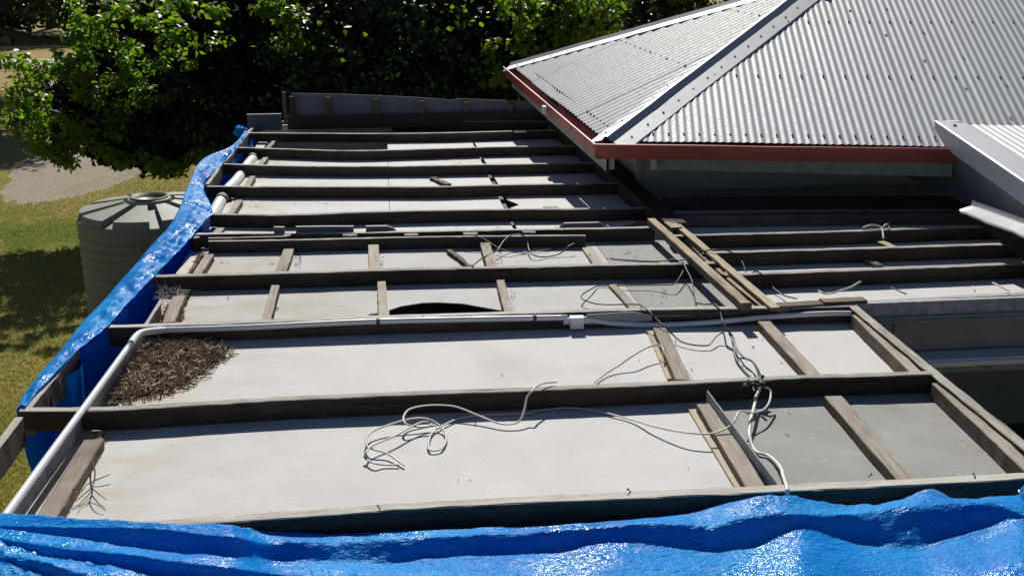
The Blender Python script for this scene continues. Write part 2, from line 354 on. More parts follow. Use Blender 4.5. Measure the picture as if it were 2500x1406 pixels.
raf([(478, 573), (600, 571), (900, 569), (1200, 563), (1420, 560), (1600, 556)], 'rafter with folded flashing strips standing on its top', 0.05, 0.10)
raf([(512, 524), (700, 526), (930, 518), (1200, 513), (1460, 511), (1600, 508)], 'rafter just behind the flashing strips, end wrapped by the tarp knot', 0.05, 0.10)
raf([(503, 456), (700, 457), (930, 457), (1070, 457), (1250, 452), (1460, 449), (1545, 447)], 'rafter in front of the loose broken wood chip', 0.05, 0.10)
raf([(540, 401), (700, 406), (930, 407), (1200, 403), (1360, 400), (1480, 398)], 'rafter directly behind the bay holding the loose broken wood chip', 0.05, 0.10)
raf([(576, 361), (700, 365), (850, 369), (1000, 366), (1200, 360), (1320, 358), (1440, 357)], 'bowed rafter next but one in front of the rear parapet', 0.05, 0.10)
raf([(606, 325), (700, 326), (930, 327), (1100, 325), (1290, 320), (1400, 319)], 'last sunlit rafter before the rear parapet', 0.05, 0.10)
raf([(630, 297), (900, 297), (1380, 297)], 'shaded rafter at the foot of the rear parapet', 0.05, 0.12)
# doubled plate on the near side of the flashing rafter, with packers
raf([(508, 590), (750, 586), (1000, 580), (1250, 577), (1430, 576)], 'short doubled rafter with packers against the flashing-topped rafter', 0.035, 0.105, z=-0.012)
packs = [(440 + 1465 / 6.25, 440 + 1680 / 6.25, 576), (836, 871, 576), (987, 1020, 575), (1131, 1166, 572), (1276, 1308, 568)]
for i, (xa, xb, y) in enumerate(packs):
    lab = ['packer block nearest the tarp', 'second packer block from the tarp', 'middle packer block', 'packer block beside the start of the looped black cable', 'packer block farthest from the tarp, under the looped cable'][i]
    beam('packer_block', [at(xa, y, -0.004), at(xb, y - 0.5, -0.004)], 0.06, 0.04, [W_BATT, W_SIDE], lab + ' between the doubled rafters', 'packer', 'packer blocks between the doubled rafters')
beam('trim_board', [at(700, 578, -0.002), at(508, 582, -0.002)], 0.03, 0.09, [W_TOP, W_SIDE], 'short thin board sistered to the flashing rafter near the tarp', 'board', edge='far')
# lower plate in front of the conduit rafter
beam('lower_plate', [at(1598, 771, -0.035), at(1930, 765, -0.035)], 0.03, 0.08, [W_TOP, W_SIDE], 'narrow plate below the rafter, right of the junction box', 'plate')

# right hand bay
G2 = 'rafters of the right roof bay'
def raf2(pxs, label, mats=None, h=0.10, w=0.05): return raf(pxs, label, w, h, mats, 'side_rafter', G2)
raf2([(1935, 748), (2140, 739), (2300, 730), (2620, 712)], 'front rafter of the right bay above the flaking painted board', None, 0.05)
raf2([(1770, 673), (2100, 661), (2620, 640)], 'side rafter with broad bright top, behind the right bay front rafter', None, 0.10, 0.055)
raf2([(1716, 619), (2100, 608), (2560, 594)], 'side rafter beneath the curved black cable end', None)
raf2([(1640, 577), (2000, 568), (2300, 557), (2440, 553), (2560, 551)], 'side rafter with the looped pale wire on its top', None)
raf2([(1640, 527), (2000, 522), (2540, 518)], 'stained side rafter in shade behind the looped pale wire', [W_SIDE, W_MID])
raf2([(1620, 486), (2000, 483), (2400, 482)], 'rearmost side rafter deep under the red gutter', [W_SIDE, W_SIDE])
beam('valley_beam', [(2.13, 7.55, 0.03), (1.98, 12.75, 0.03)], 0.16, 0.15, [W_SIDE, W_SIDE], 'dark valley beam running back under the left eave', 'beam', edge='mid')
beam('side_prop_block', [at(2150, 588, 0.0), at(2180, 602, 0.0)], 0.06, 0.03, [W_WARM, W_SIDE], 'short offcut bridging two side rafters below the looped wire', 'offcut', edge='mid')

# right edge beams
beam('edge_beam', [at(2083, 737), at(2290, 905), at(2420, 1008), at(2620, 1166)], 0.055, 0.20, [W_TOP, W_SIDE], 'long right edge beam running from the conduit end out of frame', 'beam', edge='far')
NB = -0.048
GB = 'short battens nailed across the ceiling'
def bat(a, b, w, label, mats=None, h=0.048, z=NB, name='ceiling_batten'):
    return beam(name, [at(*a, z), at(*b, z)], w, h, mats or [W_BATT, W_MID], label, 'batten', GB, edge='mid')
bat((2092, 768), (2236, 906), 0.06, 'batten inside the right edge beam, rear bay', None, 0.075, -0.02)
bat((2290, 934), (2560, 1184), 0.062, 'batten inside the right edge beam, front bay', None, 0.075, -0.02)
bat((1866, 784), (1992, 918), 0.075, 'grey batten across the right bay below the conduit')
bat((2034, 966), (2216, 1170), 0.085, 'splintered batten in the front right bay')
bat((1612, 800), (1668, 926), 0.075, 'batten beside the pale cover strip, rear of the cable-joint rafter')
bat((1722, 985), (1848, 1190), 0.080, 'batten beside the grey upright fin strip')
# row between conduit rafter and next
bat((672, 696), (650, 782), 0.052, 'split-ended batten, left one of the front batten row', [W_BATT, W_SIDE])
bat((931, 686), (936, 770), 0.055, 'middle batten in front row, left of the arched hole')
bat((1222, 683), (1242, 762), 0.052, 'batten immediately right of the arched hole')
bat((1496, 694), (1550, 752), 0.055, 'batten at the colour change of sheets, front row', None, 0.02, -0.08)
# row behind
bat((706, 601), (684, 668), 0.075, 'leftmost batten in rear row, grit along its right side', None, 0.04, -0.06)
bat((912, 597), (914, 660), 0.075, 'batten with the dark knot stain, rear row')
bat((1182, 588), (1202, 650), 0.072, 'batten with two nails under the loose black cable')
bat((1432, 602), (1462, 646), 0.075, 'nail-studded batten at the colour change of sheets, rear row', None, 0.02, -0.08)
# left edge battens
bat((512, 620), (478, 672), 0.06, 'left edge batten of the rear batten row beside the tarp')
bat((437, 722), (410, 784), 0.075, 'left edge batten under leaf litter by the tarp')
bat((668, 344), (648, 368), 0.05, 'farthest left edge batten, near the parapet'); bat((648, 384), (630, 408), 0.055, 'left edge batten beside the farthest pipe socket')
bat((616, 430), (598, 462), 0.055, 'left edge batten beside the middle pipe socket'); bat((584, 488), (556, 532), 0.055, 'left edge batten beside the nearest pipe socket')
bat((538, 556), (524, 574), 0.06, 'left edge batten just behind the doubled rafter')
bat((228, 1072), (102, 1278), 0.085, 'left edge batten in front bay beside the dry branch', [W_LEFT, W_MID])
# pale cover strips and fin
def strip(name, a, b, w, h, z, mat, label, cat):
    return beam(name, [at(*a, z), at(*b, z)], w, h, [mat, mat], label, cat, edge='mid', wob=0.0006, ch=0.001)
strip('cover_strip', (1588, 806), (1640, 924), 0.045, 0.008, CZ + 0.010, W_PALE, 'pale cover strip beside the batten under the cable-joint rafter', 'cover strip')
strip('cover_strip', (1686, 982), (1812, 1188), 0.06, 0.010, CZ + 0.012, W_PALE, 'long pale cover strip at the edge of the big front sheet', 'cover strip')
strip('cover_strip', (252, 1076), (140, 1270), 0.012, 0.012, CZ + 0.016, W_PALE, 'thin pale bead along the left edge of the big front sheet', 'cover strip')
strip('fin_strip', (1727, 953), (1902, 1184), 0.007, 0.10, -0.005, FIB_B, 'grey fibre strip standing on edge in the front right bay', 'strip')
# left boards
beam('edge_board', [at(-40, 1318, -0.02), at(335, 822, -0.02), at(350, 800, -0.02)], 0.022, 0.16, [GREYP, FIB_B], 'grey painted ceiling edge board under the white conduit', 'board', edge='mid', wob=0.0006)
beam('edge_board', [at(350, 800, -0.02), at(388, 740, -0.02)], 0.02, 0.16, [GREYP, W_MID], 'short edge board beside the leaf litter near the tarp', 'board', edge='mid', wob=0.0006)
beam('gutter_board', [at(-60, 1158), at(45, 1018)], 0.035, 0.13, [W_TOP, W_MID], 'front left gutter board with bare grey top', 'gutter board', edge='mid')
beam('gutter_board', [at(62, 1000), at(130, 918), at(185, 852)], 0.035, 0.13, [W_TOP, W_MID], 'gutter board half hidden by the tarp, behind the cable-joint rafter', 'gutter board', edge='mid')
beam('gutter_board', [at(505, 450), at(541, 401), at(577, 361), at(602, 327), at(626, 303)], 0.035, 0.12, [W_TOP, W_MID], 'wavy gutter board along the far left edge below the tree', 'gutter board', edge='mid')
beam('rafter_block', [at(468, 580, -0.01), at(484, 577, -0.01)], 0.07, 0.10, [W_TOP, W_SIDE], 'stub of timber beside the tarp in front of the doubled rafter', 'block', edge='mid')

# ------------------------------------------------------------------ ceiling sheets
GC = 'ceiling sheets'
def csheet(poly, mat, label, z=CZ):
    mb = MB(); mb.slab(poly, z - 0.006, z); return T(mb.build('ceiling_sheet', mat), label, 'ceiling sheet', GC)
XL, XB, XV = -1.36, 1.50, 2.05
def c2(p, z=CZ): q = at(p[0], p[1], z); return (q.x, q.y)
Y0, Y1, Y2, Y3, Y4 = 3.55, 4.66, 5.74, 6.70, 7.55
csheet([(XL + .02, 3.25), (XB, 3.25), (XB, Y1 - .003), (XL + .02, Y1 - .003)], FIB_L, 'largest pale ceiling sheet in front bay, with the coiled cable on it')
csheet([(XB + .003, 3.25), (2.72, 3.25), (2.72, Y1 - .003), (XB + .003, Y1 - .003)], FIB_G, 'mottled grey ceiling sheet in the front right bay', CZ)
csheet([(XL + .02, Y1), (XB, Y1), (XB, Y2 - .003), (XL + .02, Y2 - .003)], FIB_L, 'pale ceiling sheet with the big twig heap on it')
csheet([(XB + .003, Y1), (2.72, Y1), (2.72, Y2 - .003), (XB + .003, Y2 - .003)], FIB_L, 'pale ceiling sheet right of the batten, under the tangled black cables')
hole = [(948, 770), (950, 757), (980, 747), (1032, 739), (1070, 738), (1130, 741), (1180, 750), (1226, 758), (1226, 772)]
HB = [c2(p) for p in hole]; HB[0] = (HB[0][0], Y2); HB[-1] = (HB[-1][0], Y2)
csheet([(-1.27, Y2)] + HB + [(XB, Y2), (XB, Y3 - .003), (-1.27, Y3 - .003)], FIB_M, 'cream ceiling sheet broken by the dark arched hole')
csheet([(XB + .003, Y2), (XV + .1, Y2), (XV + .1, Y3 - .003), (XB + .003, Y3 - .003)], FIB_G, 'mottled grey ceiling sheet in front of the rafter, left of the loose planks')
csheet([(-1.27, Y3), (XB, Y3), (XB, Y4 - .003), (-1.27, Y4 - .003)], FIB_M, 'cream ceiling sheet of the rear batten row')
csheet([(XB + .003, Y3), (XV + .1, Y3), (XV + .1, Y4 - .003), (XB + .003, Y4 - .003)], FIB_G, 'mottled grey ceiling sheet near the upper plank ends')
YR9, YR8 = 12.2, 11.25
XA, XC = -0.005, 0.955
csheet([(XL, Y4), (XA - .004, Y4), (XA - .004, YR8), (XL, YR8)], FIB_W, 'far left cream ceiling sheet with scattered twigs')
csheet([(XA, Y4), (XC - .006, Y4), (XC - .006, 8.6), (XC - .05, 8.64), (XC - .006, 8.68), (XC - .012, YR9), (XA, YR9)], FIB_W, 'far middle cream ceiling sheet between the two seams')
tri = [c2((1238, 488)), c2((1246, 508)), c2((1268, 500))]
csheet([(XC, Y4), (XV + .05, Y4), (XV + .05, YR9 + .4), (XC, YR9 + .4), tri[0], tri[2], tri[1]], FIB_W, 'far right cream ceiling sheet with a triangular break')
csheet([(XV + .11, 5.74), (6.0, 5.70), (6.0, 9.25), (XV + .11, 9.25)], FIB_L, 'ceiling sheet of the right bay beneath the side rafters')
csheet([(2.73, 2.2), (2.78, 2.2), (2.78, 5.6), (2.73, 5.6)], FIB_G, 'sliver of grey sheet under the right edge beam', CZ - .01)

# ------------------------------------------------------------------ verandah house body under the framing
h = thing('verandah_house', 'lower house body of cream walls below the stripped roof framing', 'house', (0, 7, GZ))
def hpart(mb, name, mat, smooth=False): return mb.build(name, mat, h, smooth)
m = MB(); m.box(XL - .10, XL, 1.4, 12.7, GZ, CZ - .012); m.box(XL, 2.78, 1.3, 1.4, GZ, CZ - .012); m.box(XL, 6.5, 12.6, 12.7, GZ, CZ - .012); m.box(2.70, 2.80, 1.4, 5.45, GZ, CZ - .16)
hpart(m, 'wall', CREAM)
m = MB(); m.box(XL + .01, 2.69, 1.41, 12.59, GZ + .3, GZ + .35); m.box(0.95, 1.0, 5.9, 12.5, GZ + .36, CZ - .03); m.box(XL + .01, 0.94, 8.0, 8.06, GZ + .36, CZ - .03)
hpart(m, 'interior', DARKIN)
# front of the right bay: painted board, capping, panel, ledge, dark verandah beneath
YF = 5.62
def zf(y, x=2300): return atY(x, y, YF).z
m = MB(); m.box(2.62, 6.5, YF + .03, YF + .06, zf(772), zf(738)); hpart(m, 'painted_board', GREYP)
m = MB(); m.box(2.62, 6.5, YF + .0, YF + .05, zf(778), zf(771)); m.box(2.62, 6.5, YF - .015, YF + .05, zf(783), zf(778)); hpart(m, 'capping', GREENP)
m = MB(); m.box(2.62, 6.5, YF + .04, YF + .10, zf(858), zf(780)); hpart(m, 'wall_panel', PANEL)
m = MB(); m.box(2.95, 2.97, YF + .028, YF + .043, zf(852), zf(784)); hpart(m, 'panel_joint', GREENP)
m = MB(); m.box(2.62, 6.5, YF - .10, YF + .10, zf(880), zf(862)); m.box(2.62, 6.5, YF - .12, YF - .10, zf(876), zf(866)); hpart(m, 'ledge', PVC)
m = MB(); m.box(2.62, 6.5, YF - .02, YF + .10, zf(907), zf(880) - .001); hpart(m, 'lintel', GREENP)
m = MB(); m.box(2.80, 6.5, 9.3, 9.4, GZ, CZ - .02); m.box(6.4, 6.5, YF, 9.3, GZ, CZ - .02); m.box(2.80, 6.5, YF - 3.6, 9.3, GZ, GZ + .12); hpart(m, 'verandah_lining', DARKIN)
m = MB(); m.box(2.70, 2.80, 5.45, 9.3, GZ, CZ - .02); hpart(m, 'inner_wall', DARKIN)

# ------------------------------------------------------------------ hip roofed house
ZE = 0.50
C0 = at(1482, 345, ZE); CL = at(1250, 163, 0.60); CR = at(2326, 357, ZE)
dl = (CL - C0); DZ = dl.z; dl.z = 0; LL = dl.length; dl.normalize(); DZ /= LL
df = (CR - C0); df.z = 0; LF = df.length; df.normalize()
nl = Vector((dl.y, -dl.x, 0));  nl = nl if nl.x > 0 else -nl       # inward from the left eave
nf = Vector((-df.y, df.x, 0));  nf = nf if nf.y > 0 else -nf       # inward from the front eave
TP = math.tan(math.radians(24.0))
hh = thing('hip_roof_house', 'house with grey corrugated hip roof, red gutter and cream walls', 'house', (C0.x + 2, C0.y + 2, GZ))
# hip: plan direction equidistant from both eaves
bis = (nl + nf); kk = 1.0 / bis.dot(nf) ; HD = bis * kk            # moves 1 m of run per unit
COR = 0.062; AMP = 0.0030
def corr(base, d, nrm, u0, u1, runtop, COR, AMP, lapk):
    mb = MB(); n = int((u1 - u0) / COR * 8); rows = 14; grid = []
    for j in range(rows + 1):
        row = []
        for i in range(n + 1):
            u = u0 + (u1 - u0) * i / n; r = runtop(u) * j / rows
            ph = 2 * math.pi * u / COR
            lap = lapk * ((int(u / (COR * 10)) % 2))
            row.append(base + d * u + nrm * r + Vector((0, 0, (DZ * u * (1 - r / 4.0) if d is dl else 0) + TP * r + AMP * math.cos(ph) + lap + 0.004 * math.sin(u * 1.7 + r * 1.1))))
        grid.append(row)
    mb.loft(grid); return mb
tF = lambda u: HD.dot(df); tL = lambda u: HD.dot(dl)
kF, kL = HD.dot(df), HD.dot(dl)
hipn = HD.dot(nf)
def runF(u): return max(0.02, min(u / kF * 1.0 if kF > 0 else u, 4.6))
def runL(u): return max(0.02, min(u / kL if kL > 0 else u, (LL - u) * 0.98))
mf = corr(C0, df, nf, 0.0, 8.2, runF, COR, AMP, 0.002); fr = mf.build('roof_sheet', ZINC, hh, True)
ml = corr(C0, dl, nl, 0.0, LL, runL, 0.113, 0.009, 0.007); lr = ml.build('roof_sheet', ZINC4, hh, True)
# back and right closing slopes
m = MB(); apexL = C0 + dl * (LL / 2) + nl * (LL / 2) + Vector((0, 0, TP * LL / 2))
E2 = C0 + df * 8.2; m.add([C0 + dl * LL, apexL, C0 + df * 8.2 + nf * (LL / 2) + Vector((0, 0, TP * LL / 2)), C0 + df * 8.2 + nf * LL], [(0, 1, 2, 3)])
m.build('rear_roof_slope', ZINC, hh)
# hip caps
def hipcap(base, hd, na, nb, L, name, TP=TP):
    """na / nb: plan inward normals of the faces left and right of the hip."""
    mb = MB(); secs = []
    along = Vector((hd.x, hd.y, TP)); al = along.normalized()
    # directions down each face, perpendicular to the hip
    def down(nrm):
        fn = Vector((-nrm.x * TP, -nrm.y * TP, 1)).normalized(); dn = al.cross(fn).normalized()
        if dn.z > 0: dn = -dn
        return dn, fn
    da, fa = down(na); db, fb = down(nb); up = (fa + fb).normalized()
    prof = [(da, 0.215, fa, 0.004), (da, 0.21, fa, 0.016), (da, 0.05, fa, 0.020), (da, 0.012, up, 0.050), (db, 0.012, up, 0.050), (db, 0.05, fb, 0.020), (db, 0.21, fb, 0.016), (db, 0.215, fb, 0.004)]
    N = 30; rows = []
    for i in range(N + 1):
        b = base + along * (L * i / N) + Vector((0, 0, 0.004 + random.gauss(0, .0012)))
        rows.append([b + dd * s + f * t for dd, s, f, t in prof])
    mb.loft(rows); return mb, (da, fa, db, fb, along, base)
hcs = []
hm, info = hipcap(C0 + Vector((0, 0, -0.01)), HD, nl, nf, 4.6, 'h'); hc = hm.build('hip_cap', ZINC2, hh)
HD2 = (nl - nf) / (1.0)
HD2 = Vector((apexL.x - CL.x, apexL.y - CL.y, 0)) / (LL / 2)
hm2, info2 = hipcap(CL, HD2, nl, -dl, 2.75, 'h2', TP - 0.10 / (LL / 2)); hm2.build('hip_cap', ZINC2, hh)
# screws
sc = MB()
def screw(p, nrm, r=0.008, hgt=0.012):
    a = nrm.cross(Vector((1, 0.3, 0))).normalized(); b = nrm.cross(a)
    vs = [p + (a * math.cos(k * 1.0472) + b * math.sin(k * 1.0472)) * r for k in range(6)]; vs += [v + nrm * hgt for v in vs]
    sc.add(vs, [tuple(range(6, 12))] + [(k, (k + 1) % 6, 6 + (k + 1) % 6, 6 + k) for k in range(6)])
nF = Vector((-nf.x * TP, -nf.y * TP, 1)).normalized(); nL = Vector((-nl.x * TP, -nl.y * TP, 1)).normalized()
for r, stp in ((0.10, 2), (0.95, 3), (1.85, 3), (2.75, 3), (3.6, 3)):
    k = 0
    while k * COR * stp < 8.0:
        u = k * COR * stp + COR * 0; k += 1
        if runF(u) > r + 0.22: screw(C0 + df * u + nf * r + Vector((0, 0, TP * r + AMP)), nF)
for r, stp in ((0.10, 2), (1.0, 3), (1.9, 3)):
    k = 0
    while k * COR * stp < LL:
        u = k * COR * stp; k += 1
        if runL(u) > r + 0.22: screw(C0 + dl * u + nl * r + Vector((0, 0, DZ * u * (1 - r / 4.0) + TP * r + AMP)), nL)
for inf in (info, info2):
    da, fa, db, fb, along, base = inf
    for i in range(26):
        for dd, ff in ((da, fa), (db, fb)): screw(base + along * (0.12 + i * 0.17) + dd * 0.13 + ff * 0.016, ff, 0.009, 0.012)
so = sc.build('roof_screws', SCREW, fr); so['kind'] = 'stuff'
# gutter, fascia, soffit
def run_profile(prof, pa, pb, out, n, wav=0.0):
    rows = []
    for i in range(n + 1):
        t = i / n; p = pa.lerp(pb, t); w = wav * (math.sin(t * 9.0) * 0.6 + math.sin(t * 21 + 1) * 0.3) * math.sin(math.pi * t)
        rows.append([p + out * (o + w * 0.9) + Vector((0, 0, z + w * 0.7)) for o, z in prof])
    mb = MB(); mb.loft(rows); return mb
gp = [(-0.005, 0.0), (-0.005, -0.105), (0.075, -0.115), (0.098, -0.03), (0.105, 0.008), (0.093, 0.010), (0.092, -0.005)]
cF = C0 + (-nf - nl) * 0.0
zoff = Vector((0, 0, -0.012))
eF = C0 - dl * 0.0
A = C0 + zoff
cornerout = A - nf * 0.105 - nl * 0.105
run_profile([(o, z) for o, z in gp], A - nl * 0.10, A + df * (LF + .03), -nf, 24, 0.006).build('gutter', REDG, hh)
run_profile([(o, z) for o, z in gp], A - nf * 0.10, A + dl * (LL + .05) + Vector((0, 0, DZ * LL)), -nl, 40, 0.03).build('gutter', REDG, hh)
fp = [(0.0, -0.02), (0.0, -0.235), (-0.03, -0.235), (-0.03, -0.02)]
run_profile(fp, A - nl * -0.36, A + df * (LF + .02), -nf, 4).build('fascia', GREENP, hh)
run_profile(fp, A - nf * 0.02, A + dl * (LL) + Vector((0, 0, DZ * LL)), -nl, 4).build('fascia', GREENP, hh)
# exposed rafter tails at the broken corner
m = MB()
for u in (0.36, 0.02):
    p = A + df * u; q = p + nf * 0.7
    a = df * 0.045
    m.add([p + Vector((0, 0, -.09)), p + a + Vector((0, 0, -.09)), q + a + Vector((0, 0, .1)), q + Vector((0, 0, .1)), p + Vector((0, 0, -.22)), p + a + Vector((0, 0, -.22)), q + a + Vector((0, 0, -.03)), q + Vector((0, 0, -.03))],
          [(0, 1, 2, 3), (4, 7, 6, 5), (0, 4, 5, 1), (1, 5, 6, 2), (2, 6, 7, 3), (3, 7, 4, 0)])
m.build('rafter_tail', GREYP, hh)
# walls
WB = at(1557, 460, -0.10); wy, wx = WB.y, WB.x
m = MB(); m.add([(wx, wy, GZ), (wx + 7, wy - .3, GZ), (wx + 7, wy - .3, ZE + .10), (wx, wy, ZE + .10)], [(0, 1, 2, 3)])
m.add([(wx - .001, wy + .001, GZ), (wx - .10, wy + 5.5, GZ), (wx - .10, wy + 5.5, ZE + .05), (wx - .001, wy + .001, ZE + .05)], [(3, 2, 1, 0)])
m.build('wall', CREAM, hh)
m = MB(); zb0, zb1 = atY(1900, 461, wy).z, atY(1900, 443, wy).z
m.box(wx + .25, wx + 7, wy - .36, wy - .33, zb0, zb1); m.build('band_board', GREENP, hh)
m = MB(); m.box(wx - .03, wx + .02, wy - .03, wy + .02, -.02, ZE + .1); m.build('corner_stop', CREAM, hh)
# soffit closing (dark underside)
m = MB(); m.add([A + nf * .03 + dl * 0 + nl * .03 + Vector((0, 0, -.03)), A + df * 8 + nf * .03 + Vector((0, 0, -.03)), A + df * 8 + nf * 1.2 + Vector((0, 0, .40)), A + nf * 1.2 + nl * 1.2 + Vector((0, 0, .40))], [(0, 3, 2, 1)])
m.add([A + nf * .03 + nl * .03 + Vector((0, 0, -.03)), A + nf * 1.2 + nl * 1.2 + Vector((0, 0, .40)), A + dl * LL + nl * 1.2 + Vector((0, 0, .40)), A + dl * LL + nl * .03 + Vector((0, 0, -.03))], [(0, 3, 2, 1)])
m.build('soffit', W_SIDE, hh)
m = MB(); p = A + dl * 2.05 - nl * 0.115 + Vector((0, 0, -0.02)); m.box(p.x - .02, p.x + .01, p.y - .05, p.y + .05, p.z - .04, p.z + .03); m.build('gutter_bracket', PVC2, hh)

# ------------------------------------------------------------------ low pitched roof at right
sk = thing('skillion_roof', 'white low pitched corrugated roof joining the hip roof at right', 'roof', (4.6, 7, 0))
NFp = nF; PF = C0
def onface(x, y, off=0.0):
    r = ray(x, y); o = Vector((0, 0, CAMZ)); t = (PF + NFp * off - o).dot(NFp) / r.dot(NFp); return o + r * t
H1 = onface(2342, 304, 0.03); H2 = onface(2560, 312, 0.03)
hd = (H2 - H1).normalized(); hdp = Vector((hd.x, hd.y, 0)).normalized()
fd = -nf + df * 0.10; fd.normalize()
_n = ray(2342, 304).cross(ray(2500, 407)); SL = (fd.x * _n.x + fd.y * _n.y) / _n.z      # fall of the sheet edge
def skp(s, t, dz=0.0): return H1 + hdp * s + fd * t + Vector((0, 0, -SL * t + dz))
mb = MB(); n = int(5.0 / COR * 8); rows = []
for j in range(7):
    rows.append([skp(5.0 * i / n, 4.2 * j / 6, AMP * math.cos(2 * math.pi * 5.0 * i / n / COR)) for i in range(n + 1)])
mb.loft(rows); skr = mb.build('roof_sheet', ZINC3, sk, True)
# barge flashing : flat top strip + vertical drop
WBG = 0.19
m = MB(); R1 = []; 
for j in range(13):
    t = 4.2 * j / 12
    R1.append([skp(0.05, t, .012), skp(0.03, t, .022), skp(-WBG + .01, t, .026), skp(-WBG, t, .020), skp(-WBG, t, -.125), skp(-WBG + .02, t, -.128)])
m.loft(R1); m.build('barge_flashing', CLAD, sk)
m = MB(); R1 = []
for j in range(13):
    t = -0.6 + 4.8 * j / 12; bb = j / 12
    lo = at(2215, 432, .03).lerp(at(2374, 506, .03), bb / .3) if bb < .3 else at(2374, 506, .03).lerp(at(2900, 700, .03), (bb - .3) / .7)
    R1.append([skp(-WBG + .03, t, -.115), lo])
m.loft(R1); m.build('side_cladding', CLADD, sk)
tip = onface(2278, 297, 0.02); base2 = onface(2310, 352, 0.02); e1 = skp(-WBG, 0.05, .022); e2 = skp(0.03, 0.02, .03); e3 = onface(2322, 294, 0.02)
m = MB(); m.add([tip, e1, e2, e3, base2, skp(-WBG, 0.05, -.12)], [(0, 1, 2, 3), (0, 4, 5, 1)]); m.build('saddle_flashing', CLAD, sk)
ap0, ap1, ap2, ap3 = at(2344, 513, .22), at(2372, 501, .235), at(2620, 590, .235), at(2620, 620, .22)
m = MB(); N = 16; R1 = []
for i in range(N + 1):
    t = i / N; a = ap0.lerp(ap3, t); b = ap1.lerp(ap2, t); w = .0035 * math.sin(t * 17) + .002 * math.sin(t * 41)
    R1.append([a + Vector((0, -.01, w - .02)), a + Vector((0, .01, w)), b, b + Vector((.004, .01, .035))])
m.loft(R1); m.build('apron_flashing', ZINC3, sk, True)
m = MB(); N = 10; R1 = []
for i in range(N + 1):
    a = ap0.lerp(ap3, i / N) + Vector((.012, .02, -.022)); zb_ = a.z - .01 - (a.z - .01) * min(1, i / N * 1.3) ** 1.5; R1.append([a, Vector((a.x, a.y, zb_)), Vector((a.x + .03, a.y + .02, zb_)), a + Vector((.03, .02, 0))])
m.loft(R1); m.build('added_kerb_board', KERB, sk)  # added board under the apron, coloured as the dark void there
sc = MB()
for (px, py) in ((2407, 327), (2462, 329)):
    p = at(px, py, H1.z - .05); screw(p, Vector((0, 0, 1)), .012, .02)
for j in (0.15, 1.6, 3.0): screw(skp(-WBG / 2, j, .022), Vector((0, 0, 1)), .014, .014)
sso = sc.build('roof_screws', SCREW, skr); sso['kind'] = 'stuff'

# ------------------------------------------------------------------ rear parapet
PY = 12.85
pp = thing('rear_parapet', 'low timber parapet lined with blue grey sheets in shade under the tree', 'parapet', (0.3, PY, 0))
topx = [(700, 228), (830, 230), (1020, 238), (1085, 243), (1100, 246), (1120, 241), (1290, 248), (1420, 252)]
def zt(x, y, Y=PY): return atY(x, y, Y)
xs = [712, 801, 917, 1029, 1138, 1246, 1380]
for a, b in zip(xs, xs[1:]):
    m = MB(); pts = [atY(a + (b - a) * k / 8, lin(topx, a + (b - a) * k / 8), PY) for k in range(9)]
    vs = [(p.x, PY, -.05) for p in pts] + [(p.x, PY, p.z) for p in pts] + [(p.x, PY + .008, -.05) for p in pts] + [(p.x, PY + .008, p.z) for p in pts]
    f = []
    for k in range(8): f += [(k, k + 1, 10 + k, 9 + k), (18 + k + 1, 18 + k, 27 + k, 27 + k + 1), (9 + k, 10 + k, 28 + k, 27 + k)]
    m.add(vs, f); m.build('lining_sheet', SLATE2, pp)
for x in xs[:-1]:
    ya = lin(topx, x) + 8; p = atY(x, ya, PY - .05); m = MB(); m.box(p.x - .03, p.x + .03, PY - .065, PY - .004, -.05, p.z); m.build('stud', W_MID if x > 760 else W_SIDE, pp)
p0, p1 = atY(700, 262, PY - .05), atY(1400, 268, PY - .05)
m = MB(); m.box(p0.x, 2.1, PY - .08, PY - .066, -.06, .10); m.build('bottom_rail', W_SIDE, pp)
m = MB(); pa = atY(689, 224, PY); pb = atY(697, 224, PY); m.box(pa.x, pb.x, PY - .06, PY - .02, .02, pa.z); m.build('end_post', W_MID, pp)
m = MB(); pa = atY(603, 279, PY - .1); pb = atY(687, 279, PY - .1); m.box(pa.x, pb.x, PY - .13, PY - .09, -.06, pa.z); m.build('left_outrigger', SLATE, pp)
m = MB(); m.box(-1.5, 2.2, PY + .02, PY + .05, GZ, -.02); m.build('back_wall', CREAM, pp)

# ------------------------------------------------------------------ loose planks
def plank(a, b, w, h, z, label, mats):
    return beam('loose_plank', [at(*a, z), at(*b, z)], w, h, mats, label, 'plank', 'loose planks laid over the rafters', edge='mid', wob=0.0012)
plank((1590, 533), (1823, 739), 0.062, 0.05, 0.052, 'widest loose plank, leftmost of the bundle, lying across the rafters', [W_WARM, W_MID])
plank((1650, 544), (1894, 750), 0.056, 0.020, 0.022, 'bleached plank on the right of the loose bundle', [W_WARM, W_MID])
plank((1658, 562), (1742, 648), 0.040, 0.03, -0.02, 'short narrow plank end between the two long loose planks', [W_BATT, W_SIDE])
plank((1752, 655), (1868, 750), 0.035, 0.03, -0.01, 'thin brown plank between the front ends of the long planks', [W_WARM, W_SIDE])
plank((1635, 541), (1652, 555), 0.09, 0.025, 0.03, 'small square offcut at the far end of the loose bundle', [W_WARM, W_MID])
beam('weathered_block', [at(1900, 749, .012), at(2012, 742, .012)], 0.075, 0.06, [W_MID, W_MID], 'reddish grey plank end right of the loose planks', 'plank')
beam('splintered_block', [at(2012, 738, .02), at(2118, 733, .02)], 0.075, 0.06, [W_MID, W_SIDE], 'splintered dark block at the end of the conduit', 'block')

